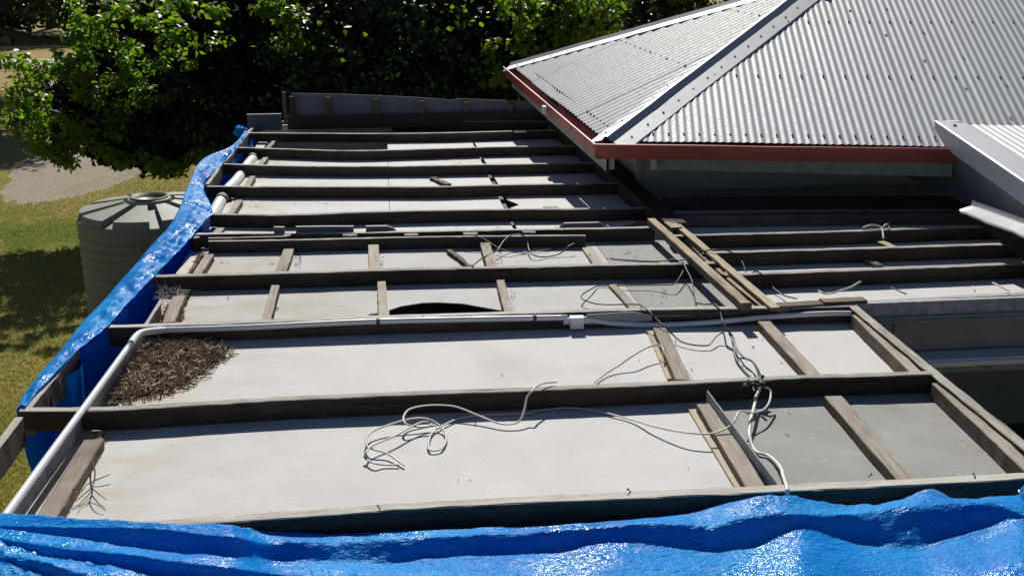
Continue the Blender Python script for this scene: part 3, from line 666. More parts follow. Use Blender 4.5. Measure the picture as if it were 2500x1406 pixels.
# ------------------------------------------------------------------ flashing strips standing on the rafter
FY = at(930, 566).y + 0.04
def flash(pxs, label, mat=SLATE):
    yb = lambda x: lin([(480, 574), (900, 568), (1200, 561), (1420, 557), (1600, 554)], x)
    m = MB(); top = [atY(x, y, FY) for x, y in pxs]; n = len(top)
    vs = [(p.x, FY, -.03) for p in top] + [(p.x, FY, p.z) for p in top] + [(p.x, FY + .02, p.z + .002) for p in top] + [(p.x, FY + .02, -.03) for p in top]
    f = []
    for k in range(n - 1): f += [(k, k + 1, n + k + 1, n + k), (n + k, n + k + 1, 2 * n + k + 1, 2 * n + k), (2 * n + k, 2 * n + k + 1, 3 * n + k + 1, 3 * n + k)]
    f += [(0, n, 2 * n, 3 * n), (n - 1, 4 * n - 1, 3 * n - 1, 2 * n - 1)]
    m.add(vs, f); return T(m.build('flashing_strip', mat), label, 'flashing', 'flashing strips standing on the rafter')
flash([(668, 555), (694, 555)], 'shortest flashing strip, square, nearest the tarp')
flash([(722, 554), (800, 553), (863, 553)], 'long straight flashing strip left of the ceiling seam')
flash([(893, 553), (945, 552), (958, 556), (968, 564)], 'flashing strip with one sloped end beside the ceiling seam')
flash([(1366, 556), (1378, 545.5), (1462, 543.5), (1468, 546), (1478, 554)], 'flashing strip with both ends sloped, left of the loose planks')
flash([(1522, 554), (1536, 551), (1544, 542.5), (1590, 541.5)], 'flashing strip ending under the widest loose plank')
m = MB()
zz = [(1005, 781), (1020, 778), (1032, 770), (1050, 777), (1140, 778), (1150, 773), (1170, 776), (1196, 776), (1207, 770), (1222, 775), (1245, 774), (1256, 770), (1280, 773), (1300, 770), (1330, 773)]
YZ = at(1100, lin([(262, 800), (640, 787), (930, 776), (1300, 765)], 1100)).y - 0.006
t0 = [atY(x, y, YZ) for x, y in zz]; n = len(t0)
m.add([(p.x, YZ, -.022) for p in t0] + [(p.x, YZ, p.z) for p in t0] + [(p.x, YZ - .004, -.022) for p in t0] + [(p.x, YZ - .004, p.z) for p in t0], [f for k in range(n - 1) for f in ((k + 1, k, n + k, n + k + 1), (2 * n + k, 2 * n + k + 1, 3 * n + k + 1, 3 * n + k), (n + k, 3 * n + k, 3 * n + k + 1, n + k + 1))])
T(m.build('torn_sarking', FIB_B), 'torn grey sarking strip showing above the conduit', 'sarking')
m = MB(); YZ2 = at(1590, 757).y - .012
po = [(1432, 768), (1500, 764), (1545, 762), (1592, 768), (1592, 783), (1432, 792)]
pq = [atY(x, y, YZ2) for x, y in po]
m.add([(p.x, YZ2, p.z) for p in pq] + [(p.x, YZ2 + .008, p.z) for p in pq], [tuple(reversed(range(6))), tuple(range(6, 12))] + [(k, (k + 1) % 6, 6 + (k + 1) % 6, 6 + k) for k in range(6)])
T(m.build('fibre_offcut', FIB_B), 'grey fibre offcut nailed beside the junction box', 'offcut')

# ------------------------------------------------------------------ conduit
cd = thing('conduit', 'white electrical conduit bent around the framing, with junction box', 'conduit', tuple(at(340, 815)))
R2E = [(262, 800), (640, 787), (930, 776), (1300, 765), (1580, 757), (1935, 752), (2084, 748)]
def r2y(x): return at(x, lin(R2E, x)).y
def cpt(x, y): return atY(x, y, r2y(x) - .024)
straight = [at(x, y, 0.012) for x, y in ((-30, 1318), (20, 1250), (120, 1112), (230, 962), (320, 838))]
m = MB(); m.tube(smoothpts(straight, 4), 0.0165, 12); m.build('pipe', PVC, cd, True)
el = smoothpts([at(320, 838, .012), at(334, 820, .012), at(352, 811, .008), cpt(395, 806)], 8)
m = MB(); m.tube(el, 0.0195, 12); m.build('elbow', PVC, cd, True)
m = MB(); m.tube(smoothpts([cpt(385, 806), cpt(600, 799), cpt(900, 785), cpt(1150, 779), cpt(1385, 775)], 6), 0.0165, 12); lpipe = m.build('pipe', PVC, cd, True)
m = MB(); m.tube(smoothpts([cpt(1420, 777), cpt(1500, 789), cpt(1600, 793), cpt(1720, 788), cpt(1860, 775), cpt(2000, 766), cpt(2086, 765)], 8), 0.0155, 12); m.build('flexible_pipe', PVC, cd, True)
b0 = cpt(1407, 781); m = MB(); m.box(b0.x - .038, b0.x + .038, b0.y - .035, b0.y + .03, b0.z - .042, b0.z + .018)
m.box(b0.x - .04, b0.x + .04, b0.y - .037, b0.y + .032, b0.z + .018, b0.z + .025)
m.tube([b0 + Vector((-.075, 0, -.004)), b0 + Vector((-.037, 0, -.004))], .021, 10); m.tube([b0 + Vector((.037, 0, -.004)), b0 + Vector((.075, 0, -.006))], .021, 10)
jb = m.build('junction_box', PVC, cd)
for x, y in ((923, 785), (1305, 776)):
    m = MB(); c = cpt(x, y); m.tube([c + Vector((-.01, 0, 0)), c + Vector((.01, 0, 0))], .0195, 10); m.build('saddle_clip', RUBBER, lpipe)

# ------------------------------------------------------------------ PVC gutter pipe at left
dp = thing('drain_pipe', 'white drain pipe with grey sockets lying in the left gutter', 'pipe', tuple(at(560, 460, -.12)))
zp = -0.10
pl_ = [at(x, y, zp) for x, y in ((505, 548), (528, 512), (552, 470), (580, 440), (605, 404), (625, 382))]
m = MB(); m.tube(smoothpts(pl_, 5), 0.052, 14); dpp = m.build('pipe', PVC2, dp, True)
for a, b in (((540, 492), (551, 476)), ((588, 428), (597, 417)), ((616, 390), (622, 383))):
    m = MB(); A_, B_ = at(*a, zp), at(*b, zp); m.tube([A_, B_], 0.062, 14); m.build('socket', RUBBER, dpp, True)

# ------------------------------------------------------------------ cables
def cable(name, pts, r, mat, label, flat=1.0, group=None, n=7):
    m = MB(); m.tube(smoothpts([at(x, y, z) for x, y, z in pts], n), r, 6, 0, flat)
    o = m.build(name, mat, None, True)
    if label: T(o, label, 'cable', group)
    return o
Z2 = lambda L, ox, oy, s: [(ox + a / s, oy + b / s, z) for a, b, z in L]
B = CZ + 0.012
coil1 = Z2([(1075, 655, B), (960, 575, B + .01), (850, 540, B + .02), (815, 500, B + .02), (850, 430, B + .02), (1000, 370, B + .03), (1150, 335, B + .04), (1250, 345, B + .03), (1330, 400, B + .01), (1360, 470, B), (1330, 540, B), (1260, 555, B), (1238, 520, B), (1260, 440, B), (1330, 390, B), (1450, 335, B), (1600, 315, B), (1800, 305, B), (1945, 300, B)], 600, 900, 2.779) + \
    Z2([(250, 290, B), (500, 265, B), (650, 275, B), (760, 295, B), (950, 345, B), (1100, 390, B + .02), (1300, 430, B + .04), (1480, 440, B + .045), (1600, 400, B + .06), (1650, 350, B + .08), (1685, 287, B + .09), (1760, 300, B + .06), (1840, 280, B + .05), (1885, 225, B + .05), (1893, 150, B + .07), (1850, 122, B + .09)], 1200, 900, 2.779)
coil2 = Z2([(1040, 650, B), (940, 650, B), (870, 640, B + .01), (810, 605, B + .01), (815, 570, B + .03), (860, 520, B + .03), (1000, 460, B + .03), (1130, 390, B + .03), (1200, 360, B + .03), (1260, 365, B + .02), (1250, 385, B + .02), (1180, 395, B + .02), (1090, 375, B + .04), (1070, 330, B + .05), (1110, 275, B + .06), (1220, 250, B + .06), (1350, 248, B + .05), (1450, 265, B + .04), (1600, 325, B + .02), (1720, 370, B + .01), (1800, 375, B + .01), (1860, 350, B + .02), (1890, 280, B + .05), (1910, 190, B + .09), (1945, 150, B + .11)], 600, 900, 2.779) + \
    Z2([(250, 172, .02), (300, 122, .025), (360, 97, .02), (440, 90, .012)], 1200, 900, 2.779)[1:]
cable('coiled_cable', coil1, 0.0037, GREYC, 'pale flat cable coiled on the front sheet and running right to the joint', 1.6)
cable('coiled_cable', coil2, 0.0037, GREYC, 'pale cable coming over the rafter and looping into the coil', 1.6)
cable('stray_cable', Z2([(230, 955, B), (360, 850, B + .005), (500, 765, B + .02), (650, 660, B + .05), (800, 575, B + .06), (900, 548, B + .06), (960, 560, B + .06), (980, 610, B + .055), (975, 690, B + .03)], 1400, 720, 4.464), 0.0045, GREYC, 'grey stray cable bent over the pale cover strip')
wc = cable('white_cable', Z2([(585, 250, .02), (575, 300, .0), (565, 350, -.03), (540, 400, -.04), (520, 500, -.05), (500, 570, B + .04), (485, 650, B + .03), (480, 740, B + .02), (510, 850, B), (560, 905, B), (640, 925, B), (720, 985, B + .01), (770, 1055, B + .03), (785, 1115, -.02), (815, 1200, .012), (822, 1260, .008), (826, 1310, -.05)], 1700, 860, 3.7), 0.0055, WHITEC, 'white cable dropping from the taped joint over the front rafter', 1.5)
m = MB()
for k in range(9):
    c = at(1832 + random.uniform(-12, 26), 932 + random.uniform(-8, 8), 0.0 + random.uniform(0, .02)); d = Vector((random.uniform(-1, 1), random.uniform(-1, 1), random.uniform(-.4, .6))) * .02
    m.tube([c - d, c, c + d], 0.008, 6)
c = at(1832, 935, .0); m.tube([c + Vector((-.045, -.01, -.005)), c, c + Vector((.01, -.03, -.03))], .010, 6); 
T(m.build('taped_joint', BLACKC, None, True), 'black taped cable joint resting on the rafter', 'cable joint')
K = 1400, 720, 4.464
cabA = [(1669, 659, -.03), (1662, 673, -.04), (1651, 689, -.045), (1637, 695, -.05), (1592, 696, -.07), (1520, 697, -.075), (1484, 698, B), (1460, 698, B), (1441, 707, B + .02), (1423, 718, B + .03), (1420, 728, B + .03)] + \
    Z2([(200, 85, B + .02), (330, 104, B + .02), (560, 104, -.05), (720, 110, .012), (830, 180, .012), (900, 260, -.01), (1000, 350, -.03), (1080, 430, B + .03), (1180, 510, B + .012), (1320, 545, B + .01), (1460, 550, B + .01), (1510, 510, B + .02), (1560, 450, B + .03), (1640, 398, -.04), (1690, 392, -.02)], *K)
GK = 'black cables tangled over the right bay'
cable('black_cable', cabA, 0.0044, BLACKC, 'black cable looping left over the front row then under the conduit', 1, GK)
cabB = Z2([(380, 625, .0), (490, 615, .012), (560, 650, .012), (600, 690, .0), (640, 770, -.01), (690, 870, -.015), (720, 1000, -.02), (735, 1120, -.02), (748, 1195, -.01), (780, 1190, .0), (850, 1203, .008), (1000, 1205, .010), (1050, 1255, .010), (1075, 1320, -.01)], 1560, 520, 5.4075) + \
    Z2([(1615, 250, .015), (1640, 320, .0), (1690, 390, -.02), (1740, 460, -.04), (1770, 560, -.06), (1810, 630, -.07), (1870, 690, -.06), (1940, 715, -.05), (1990, 770, -.04), (2030, 850, -.01), (2045, 910, .015), (2030, 980, .005)], *K)
cable('black_cable', cabB, 0.0047, BLACKC, 'black cable running down past the planks to the taped joint', 1, GK)
cable('black_cable', Z2([(1640, 340, -.02), (1690, 400, -.03), (1725, 480, B + .03), (1745, 580, B + .02), (1770, 680, B + .01), (1810, 760, B), (1860, 820, B), (1925, 888, B)], *K), 0.0047, BLACKC, 'black cable branch lying flat on the sheet left of the joint', 1, GK)
cable('black_cable', Z2([(1700, 430, B + .05), (1760, 560, B + .03), (1800, 680, B + .02), (1860, 690, B + .02), (1945, 725, -.05), (2000, 820, -.03), (2020, 900, .012), (2020, 985, -.02)], *K), 0.0044, BLACKC, 'short second black cable arriving beside the taped joint', 1, GK)
cabD = Z2([(1555, 700, .01), (1620, 650, -.04), (1700, 610, -.05), (1730, 590, -.05), (1770, 530, -.02), (1820, 490, .0), (1880, 485, .01), (1925, 510, -.01)], 600, 400, 2.811) + \
    Z2([(215, 420, -.04), (230, 500, -.06), (270, 560, B + .02), (350, 590, B + .01), (450, 595, B), (560, 580, B), (650, 550, B + .01), (720, 500, B + .03), (770, 450, B + .05), (850, 410, B + .06)], 1250, 520, 5.556)
cable('looped_cable', cabD, 0.0047, BLACKC, 'grey black cable making a big loop over the doubled rafter')
cable('looped_cable', Z2([(1490, 485, .0), (1560, 490, .0), (1640, 520, -.02), (1720, 570, -.05), (1800, 600, B + .02), (1900, 607, B)], 600, 400, 2.811) + Z2([(0, 540, B), (150, 540, B), (300, 520, B), (500, 495, B), (700, 460, B), (830, 432, B + .02), (920, 428, B + .02)], 1250, 520, 5.556)[1:], 0.0042, BLACKC, 'thin black cable crossing under the big loop')
cable('black_cable', Z2([(2380, 632, .012), (2200, 645, .0), (1950, 652, -.02), (1700, 645, -.03), (1500, 632, -.045), (1350, 615, -.05), (1345, 625, -.05), (1500, 642, -.045), (1750, 660, -.02), (1990, 664, .0)], 1250, 520, 5.556), 0.0048, BLACKC, 'doubled black cable end pointing left beside the planks', 1, GK)
cable('black_cable', Z2([(780, 535, .0), (900, 495, .03), (1000, 485, .045), (1100, 490, .04), (1200, 510, .02), (1300, 580, -.01), (1370, 660, -.04), (1410, 780, .0)], 1560, 520, 5.4075), 0.0047, BLACKC, 'black cable arching over the loose planks to the right bay', 1, GK)
cable('black_cable', Z2([(1505, 785, .015), (1550, 770, .015), (1620, 810, .0), (1700, 920, -.05), (1800, 1010, -.07), (1920, 1090, -.07), (2080, 1130, -.02)], 1560, 520, 5.4075), 0.0047, BLACKC, 'black cable dropping between the two front side rafters', 1, GK)
cable('pale_wire', Z2([(860, 440, .012), (920, 420, .03), (980, 432, .02), (998, 465, .0), (1003, 515, -.03), (998, 462, .0), (1010, 425, .03), (1035, 415, .03), (1042, 440, .01), (1020, 455, .01)], 1800, 400, 2.811), 0.006, GREYC, 'pale wire tied in a loop on the side rafter')
cable('wire_offcut', Z2([(555, 870, .01), (600, 890, .01), (660, 885, -.02), (720, 865, -.03), (780, 845, -.03), (850, 805, .0)], 1800, 400, 2.811), 0.0055, GREYC, 'wavy wire offcut behind the splintered block')
cable('wire_offcut', Z2([(1050, 845, -.02), (1100, 868, -.01), (1160, 893, .01)], 1800, 400, 2.811), 0.0045, BLACKC, 'straight dark wire stub left of the pale bits, right bay front')
cable('wire_offcut', Z2([(1750, 815, .02), (1800, 838, .02), (1865, 872, .015)], 1800, 400, 2.811), 0.0055, GREYC, 'straight grey wire stub at the right end of the front side rafter')
cable('wire_offcut', Z2([(1615, 838, .02), (1625, 860, .02), (1632, 880, .01)], 1800, 400, 2.811), 0.0045, GREYC, 'tiny upright wire stub on the front side rafter')

# ------------------------------------------------------------------ twig heaps, branch, chips
def heap(name, px, zf_, count, label, lmin=0.03, lmax=0.13, pale=0.12):
    m = MB(); P = [at(x, y, CZ) for x, y in px]
    import itertools
    cx = sum(p.x for p in P) / len(P); cy = sum(p.y for p in P) / len(P)
    def inside(x, y):
        c = False; j = len(P) - 1
        for i in range(len(P)):
            if (P[i].y > y) != (P[j].y > y) and x < (P[j].x - P[i].x) * (y - P[i].y) / (P[j].y - P[i].y) + P[i].x: c = not c
            j = i
        return c
    def edge(x, y):
        dmin = 9
        for i in range(len(P)):
            a, b = P[i - 1].xy, P[i].xy; ab = b - a; t = max(0, min(1, (Vector((x, y)) - a).dot(ab) / max(1e-9, ab.length_squared)))
            dmin = min(dmin, (Vector((x, y)) - a - ab * t).length)
        return dmin
    x0, x1, y0, y1 = min(p.x for p in P), max(p.x for p in P), min(p.y for p in P), max(p.y for p in P)
    k = 0
    while k < count:
        x, y = random.uniform(x0, x1), random.uniform(y0, y1)
        if not inside(x, y): continue
        k += 1; e = edge(x, y); top = min(zf_, e * 0.75); z = CZ + .004 + top * random.random() ** 0.5
        an = random.uniform(0, math.pi); L = random.uniform(lmin, lmax) * 0.5; tilt = random.gauss(0, .25)
        d = Vector((math.cos(an), math.sin(an), tilt)); c = Vector((x, y, z)); bend = Vector((random.gauss(0, .2), random.gauss(0, .2), random.gauss(0, .1))) * L
        if random.random() < pale:
            s = Vector((-d.y, d.x, random.uniform(-.5, .5))).normalized() * random.uniform(.004, .009); L *= .6
            m.add([c - d * L, c + s, c + d * L, c - s], [(0, 1, 2, 3)], 1)
        else:
            a, b = c - d * L, c + d * L; a.z = max(a.z, CZ + .003); b.z = max(b.z, CZ + .003)
            m.tube([a, c + bend, b], random.uniform(.0011, .0030), 4, random.choice((0, 0, 0, 0, 2)), cap=False)
    # rotten fill under the twigs
    rows = []
    return m
hp = [(348, 838), (440, 832), (500, 842), (556, 862), (520, 890), (480, 918), (440, 940), (400, 958), (330, 974), (272, 982), (296, 930), (322, 880)]
hp2 = [(342, 842), (440, 838), (500, 846), (570, 860), (572, 872), (525, 900), (500, 930), (450, 958), (400, 975), (330, 985), (262, 990), (296, 930), (322, 880)]
m = heap('twig_heap', hp, 0.032, 2000, '', .03, .17, .14)
m2 = heap('x', hp2, 0.012, 500, '', .01, .09, .3); o_ = len(m.v); m.v += m2.v; m.f += [tuple(i + o_ for i in f) for f in m2.f]; m.m += m2.m
T(m.build('twig_heap', [TWIG, STRAW, TWIGD]), 'big heap of dry twigs and leaves in the bay corner beside the conduit', 'twig heap')
def fillmound(px, zt_, mat):
    P = [at(x, y, CZ) for x, y in px]; c = sum(P, Vector()) / len(P); rows = []
    for j in range(7):
        t = 1 - j / 6; rows.append([Vector((c.x + (p.x - c.x) * t * .96, c.y + (p.y - c.y) * t * .96, CZ + .003 + zt_ * (1 - t ** 2) + random.uniform(0, .008))) for p in smoothpts(P + [P[0]], 4)])
    m = MB(); m.loft(rows); return m
DIRT = plain('leaf_mould', (0.17, 0.12, 0.08), 0.95, 0, 0.5, 40, 0.1, 0.8)
fm = fillmound(hp, 0.02, DIRT); fmo = fm.build('leaf_mould', DIRT); 
par = bpy.data.objects['twig_heap']; fmo.parent = par
lp = [(436, 722), (452, 724), (450, 745), (440, 775), (446, 784), (392, 784), (412, 752)]
m = heap('leaf_litter', lp, 0.07, 700, '', .02, .08, .2); T(m.build('leaf_litter', [TWIG, STRAW, TWIGD]), 'strip of leaf litter along the short edge board by the tarp', 'leaf litter')
m = heap('leaf_litter', [(240, 1062), (262, 1064), (252, 1082), (232, 1092), (226, 1076)], 0.05, 160, '', .02, .06, .4); T(m.build('leaf_litter', [TWIG, STRAW, TWIGD]), 'small tuft of leaf litter at the root of the dry branch', 'leaf litter')
m = heap('leaf_litter', [(484, 622), (508, 620), (506, 632), (474, 668), (464, 668)], 0.05, 160, '', .02, .06, .2); T(m.build('leaf_litter', [TWIG, STRAW, TWIGD]), 'little litter pile and cobweb behind the tarp, rear batten row', 'leaf litter')
# webby twigs under the rafter beside the tarp
m = MB()
for k in range(90):
    c = at(random.uniform(385, 450), random.uniform(690, 735), -.06); d = Vector((random.gauss(0, 1), random.gauss(0, 1), random.gauss(0, .7))) * .03
    m.tube([c - d, c + Vector((random.gauss(0, .008), random.gauss(0, .008), 0)), c + d], .0012, 3, cap=False)
T(m.build('bird_nest_twigs', GREYC), 'wispy nest of thin grey twigs hanging under the rafter by the tarp', 'nest')
# dry branch on the big front sheet
br = MB(); zb = CZ + .02
def bl(L): return smoothpts([at(a / 3.197, 860 + b / 3.197, z) for a, b, z in L], 5)
br.tube(bl([(760, 740, zb), (725, 800, zb + .01), (730, 880, zb + .03), (742, 930, zb + .03), (735, 1000, zb + .02), (715, 1050, zb + .02), (650, 1110, zb + .01), (560, 1180, zb), (470, 1255, zb)]), .0042, 5, taper=(1, .35))
br.tube(bl([(735, 1000, zb + .02), (800, 975, zb + .05), (860, 950, zb + .07)]), .0026, 5, taper=(1, .6))
br.tube(bl([(715, 1050, zb + .02), (780, 1045, zb + .03), (860, 1028, zb + .05)]), .0018, 5)
br.tube(bl([(715, 1055, zb + .02), (760, 1095, zb + .03), (830, 1150, zb + .02)]), .0026, 5, taper=(1, .5))
br.tube(bl([(735, 1005, zb + .02), (680, 1030, zb + .03), (640, 1080, zb + .02), (580, 1140, zb), (480, 1190, zb)]), .0024, 5, taper=(1, .5))
br.tube(bl([(640, 1068, zb + .02), (600, 1068, zb + .03), (540, 1070, zb + .03)]), .002, 5)
br.tube(bl([(720, 1060, zb + .02), (690, 1110, zb + .01), (640, 1160, zb), (612, 1210, zb)]), .0024, 5, taper=(1, .5))
br.tube(bl([(560, 1180, zb), (530, 1220, zb), (495, 1265, zb)]), .0018, 5)
br.tube(bl([(735, 790, zb), (770, 770, zb), (805, 765, zb)]), .0016, 5); br.tube(bl([(730, 800, zb), (780, 760, zb), (805, 735, zb)]), .0016, 5)
T(br.build('dry_branch', TWIGD), 'bare forked dry branch on the left end of the front sheet', 'branch')
# wood chips
def chip(a, b, w, h, label, mats=None, z=CZ + .03):
    return beam('wood_chip', [at(*a, z), at(*b, z)], w, h, mats or [W_MID, W_SIDE], label, 'wood chip', 'broken wood chips', edge='mid', wob=.004, seg=10)
chip((1056, 432), (1096, 449), 0.06, 0.03, 'reddish broken wood chip lying on the far sheets')
chip((1098, 608), (1146, 648), 0.035, 0.025, 'splintered wood chip left of the two-nail batten')
chip((1326, 505), (1362, 506), 0.07, 0.03, 'pale wood offcut behind the flashing-wrapped rafter at the far seam', [W_BATT, W_MID], CZ + .04)
chip((898, 769), (928, 763), 0.02, 0.02, 'dark sliver of wood by the middle batten of front row')
chip((1256, 319), (1284, 319), 0.05, 0.02, 'small white offcut on the last sunlit rafter', [PVC, PVC], .02)
chip((2120, 633), (2150, 647), 0.05, 0.03, 'grey offcut lying in shade between two side rafters', [W_MID, W_MID])
# grit and small twigs lying about : uncountable
m = MB()
def scatter(x0, x1, y0, y1, nn, s=0.007, L=0.018, tw=0.22):
    for k in range(nn):
        c = at(random.uniform(x0, x1), random.uniform(y0, y1), CZ + .004)
        if random.random() < tw:
            an = random.uniform(0, 3.14); d = Vector((math.cos(an), math.sin(an), random.uniform(0, .3))) * random.uniform(.3, 1) * L
            m.tube([c - d, c + Vector((0, 0, .003)), c + d], .0016, 4, cap=False)
        else:
            r = random.uniform(.3, 1) * s; vs = [c + Vector((random.uniform(-r, r), random.uniform(-r, r), random.uniform(0, r))) for q in range(5)]
            m.add(vs, [(0, 1, 2), (0, 2, 3), (0, 3, 4), (1, 2, 4), (2, 3, 4)])
for a in [(718, 735, 605, 658, 60), (690, 700, 610, 660, 14), (925, 935, 612, 655, 22), (1212, 1226, 615, 648, 30), (1248, 1258, 700, 758, 26), (670, 680, 720, 760, 12), (520, 690, 614, 650, 24), (630, 760, 386, 396, 50), (622, 700, 430, 446, 40), (700, 860, 488, 500, 20), (560, 640, 492, 510, 30), (610, 660, 555, 566, 30),
          (700, 1700, 845, 925, 8), (300, 1700, 1070, 1180, 8), (1700, 1880, 820, 910, 5), (2060, 2230, 800, 895, 3), (1900, 2350, 1010, 1150, 5), (1480, 1560, 610, 636, 24), (1590, 1640, 700, 740, 10), (760, 790, 352, 360, 0), (940, 1180, 386, 398, 12), (1000, 1400, 482, 500, 12), (1100, 1400, 552, 560, 60)]:
    scatter(*a)
o = m.build('twig_scatter', TWIGD); o['label'] = 'scattered grit and tiny twigs on the ceiling sheets'; o['category'] = 'debris'; o['kind'] = 'stuff'
# nails standing in timbers
GN = 'nails left in the timbers'
m0 = MB(); m0.tube([(0, 0, 0), (0.004, 0, .035)], .0028, 6); m0.tube([(0.004, 0, .035), (0.0045, 0, .038)], .006, 8)
nail0 = m0.build('nail', SCREW)
npos = [((928, 1244), 0, 'nail on the front rafter nearest the tarp fold at left'), ((1540, 1200), 0, 'upright nail midway along the front rafter'), ((2382, 1166), 0, 'nail near the right end of the front rafter'), ((2120, 1164), -.09, 'nail lying by the splintered batten foot'),
        ((1650, 840), -.05, 'nail in the batten by the pale cover strip, upper'), ((1690, 908), -.05, 'nail in the batten by the pale cover strip, lower'), ((1850, 1160), -.05, 'nail in the batten by the grey fin'), ((1188, 605), -.05, 'upper nail in the two-nail batten'), ((1201, 640), -.05, 'lower nail in the two-nail batten'), ((1440, 625), -.06, 'nail in the nail-studded batten'),
        ((560, 730), -.1, 'bent nail on the cream sheet left of the split-ended batten'), ((1858, 812), -.07, 'upper nail in the side of the grey right bay batten'), ((1902, 864), -.07, 'lower nail in the side of the grey right bay batten'), ((1162, 1034), -.1, 'screw standing on the front sheet right of the coil'), ((1908, 934), .0, 'nail on the rafter right of the taped joint')]
for i, (pxy, z, lab) in enumerate(npos):
    o = nail0 if i == 0 else nail0.copy()
    if i: COL.objects.link(o)
    o.location = at(*pxy, z); o.rotation_euler = (random.uniform(-.6, .6), random.uniform(-.6, .6), random.uniform(0, 6)); o.scale = (0.8, 0.8, 0.55)
    T(o, lab, 'nail', GN)

# ------------------------------------------------------------------ front tarp
tp = thing('front_tarpaulin', 'crumpled blue tarpaulin bunched along the front rafter', 'tarpaulin', tuple(at(1200, 1380, -.05)))
xs = np.linspace(-160, 2660, 520)
def gs(v, w):
    k = np.exp(-0.5 * (np.arange(-3 * w, 3 * w + 1) / w) ** 2); k /= k.sum(); return list(np.convolve(np.pad(np.array(v), 3 * w, mode='edge'), k, 'valid'))
def row(pl): return gs([lin(pl, x) for x in xs], 1)
r0 = [(-160, 1242), (0, 1250), (200, 1266), (400, 1275), (590, 1282), (605, 1288), (700, 1298), (800, 1301), (950, 1297), (1100, 1291), (1340, 1281), (1600, 1262), (1700, 1250), (1762, 1232), (1820, 1219), (1870, 1211), (1925, 1210), (1960, 1214), (2000, 1224), (2068, 1237), (2140, 1232), (2200, 1218), (2245, 1200), (2273, 1192), (2300, 1200), (2320, 1214), (2392, 1216), (2440, 1211), (2500, 1206), (2660, 1195)]
rA = [(-160, 1276), (0, 1282), (200, 1284), (400, 1289), (500, 1303), (594, 1313), (640, 1322), (800, 1324), (937, 1317), (1070, 1310), (1340, 1295), (1592, 1275), (1680, 1279), (1737, 1287), (1800, 1268), (1880, 1252), (1960, 1256), (2068, 1257), (2130, 1248), (2212, 1237), (2302, 1230), (2432, 1229), (2500, 1256), (2560, 1270), (2660, 1285)]
rB = [(-160, 1279), (0, 1288), (190, 1313), (392, 1338), (576, 1356), (720, 1365), (860, 1372), (944, 1375), (1030, 1362), (1124, 1353), (1250, 1351), (1376, 1345), (1430, 1330), (1500, 1322), (1610, 1330), (1744, 1347), (1852, 1329), (1910, 1303), (1960, 1285), (2032, 1308), (2100, 1325), (2176, 1338), (2250, 1338), (2285, 1318), (2340, 1303), (2400, 1290), (2450, 1268), (2500, 1262), (2560, 1276), (2660, 1290)]
r1u = [(-160, 1290), (0, 1315), (180, 1342), (302, 1353), (468, 1376), (648, 1396), (800, 1408), (1100, 1420), (2660, 1420)]
r1l = [(-160, 1292), (0, 1320), (144, 1353), (270, 1378), (414, 1403), (560, 1424), (800, 1432), (2660, 1432)]
r2u = [(-160, 1310), (0, 1353), (108, 1374), (200, 1406), (340, 1440), (700, 1470), (2660, 1480)]
r2l = [(-160, 1313), (0, 1360), (120, 1405), (220, 1440), (340, 1470), (700, 1496), (2660, 1500)]
def zrow(base, amp, ph): return [base + amp * math.sin(x * 0.011 + ph) for x in xs]
def zl(pl): return gs([lin(pl, x) for x in xs], 3)
zs0 = zl([(-160, .04), (400, .03), (585, .022), (620, -.04), (760, -.06), (1500, -.06), (1700, -.04), (1870, .02), (1930, .02), (2068, -.02), (2200, .0), (2273, .035), (2330, .0), (2660, -.01)])
zsA = zl([(-160, .04), (400, .032), (560, .026), (640, -.03), (760, -.042), (937, -.03), (1340, -.02), (1600, -.005), (1740, -.015), (1880, .01), (2068, -.005), (2300, .03), (2440, .03), (2660, .0)])
zsA = [lin([(590, .022 + max(0.0, b - c) * .0013), (640, a)], x) for a, b, c, x in zip(zsA, row(rB), row(rA), xs)]
zsA = gs(zsA, 4); zs0 = gs([max(z, a + .004) if x < 590 else z for z, a, x in zip(zs0, zsA, xs)], 2)
zsB = [max(-.078, a - max(0.0, (b - c)) * 0.00105, lin([(450, .016), (640, -.08)], x)) for a, b, c, x in zip(zsA, row(rB), row(rA), xs)]
zsB = gs(zsB, 3)
R = [row(r) for r in (r0, rA, rB, r1u, r1l, r2u, r2l)]
Zs = [zs0, zsA, zsB]
z1u = [a + .022 for a in zsB]; z1u = gs(z1u, 4); z1l = [max(-.08, a - max(0.0, (b - c)) * 0.0012) for a, b, c in zip(z1u, R[4], R[3])]
z2u = [a + .02 for a in z1l]; z1l = gs(z1l, 4)
z2l = [max(-.08, a - max(0.0, (b - c)) * 0.0012) for a, b, c in zip(z2u, R[6], R[5])]
Zs += [z1u, z1l, z2u, z2l]
key = []
for k in range(7):
    key.append([at(x, y, z) for x, y, z in zip(xs, R[k], Zs[k])])
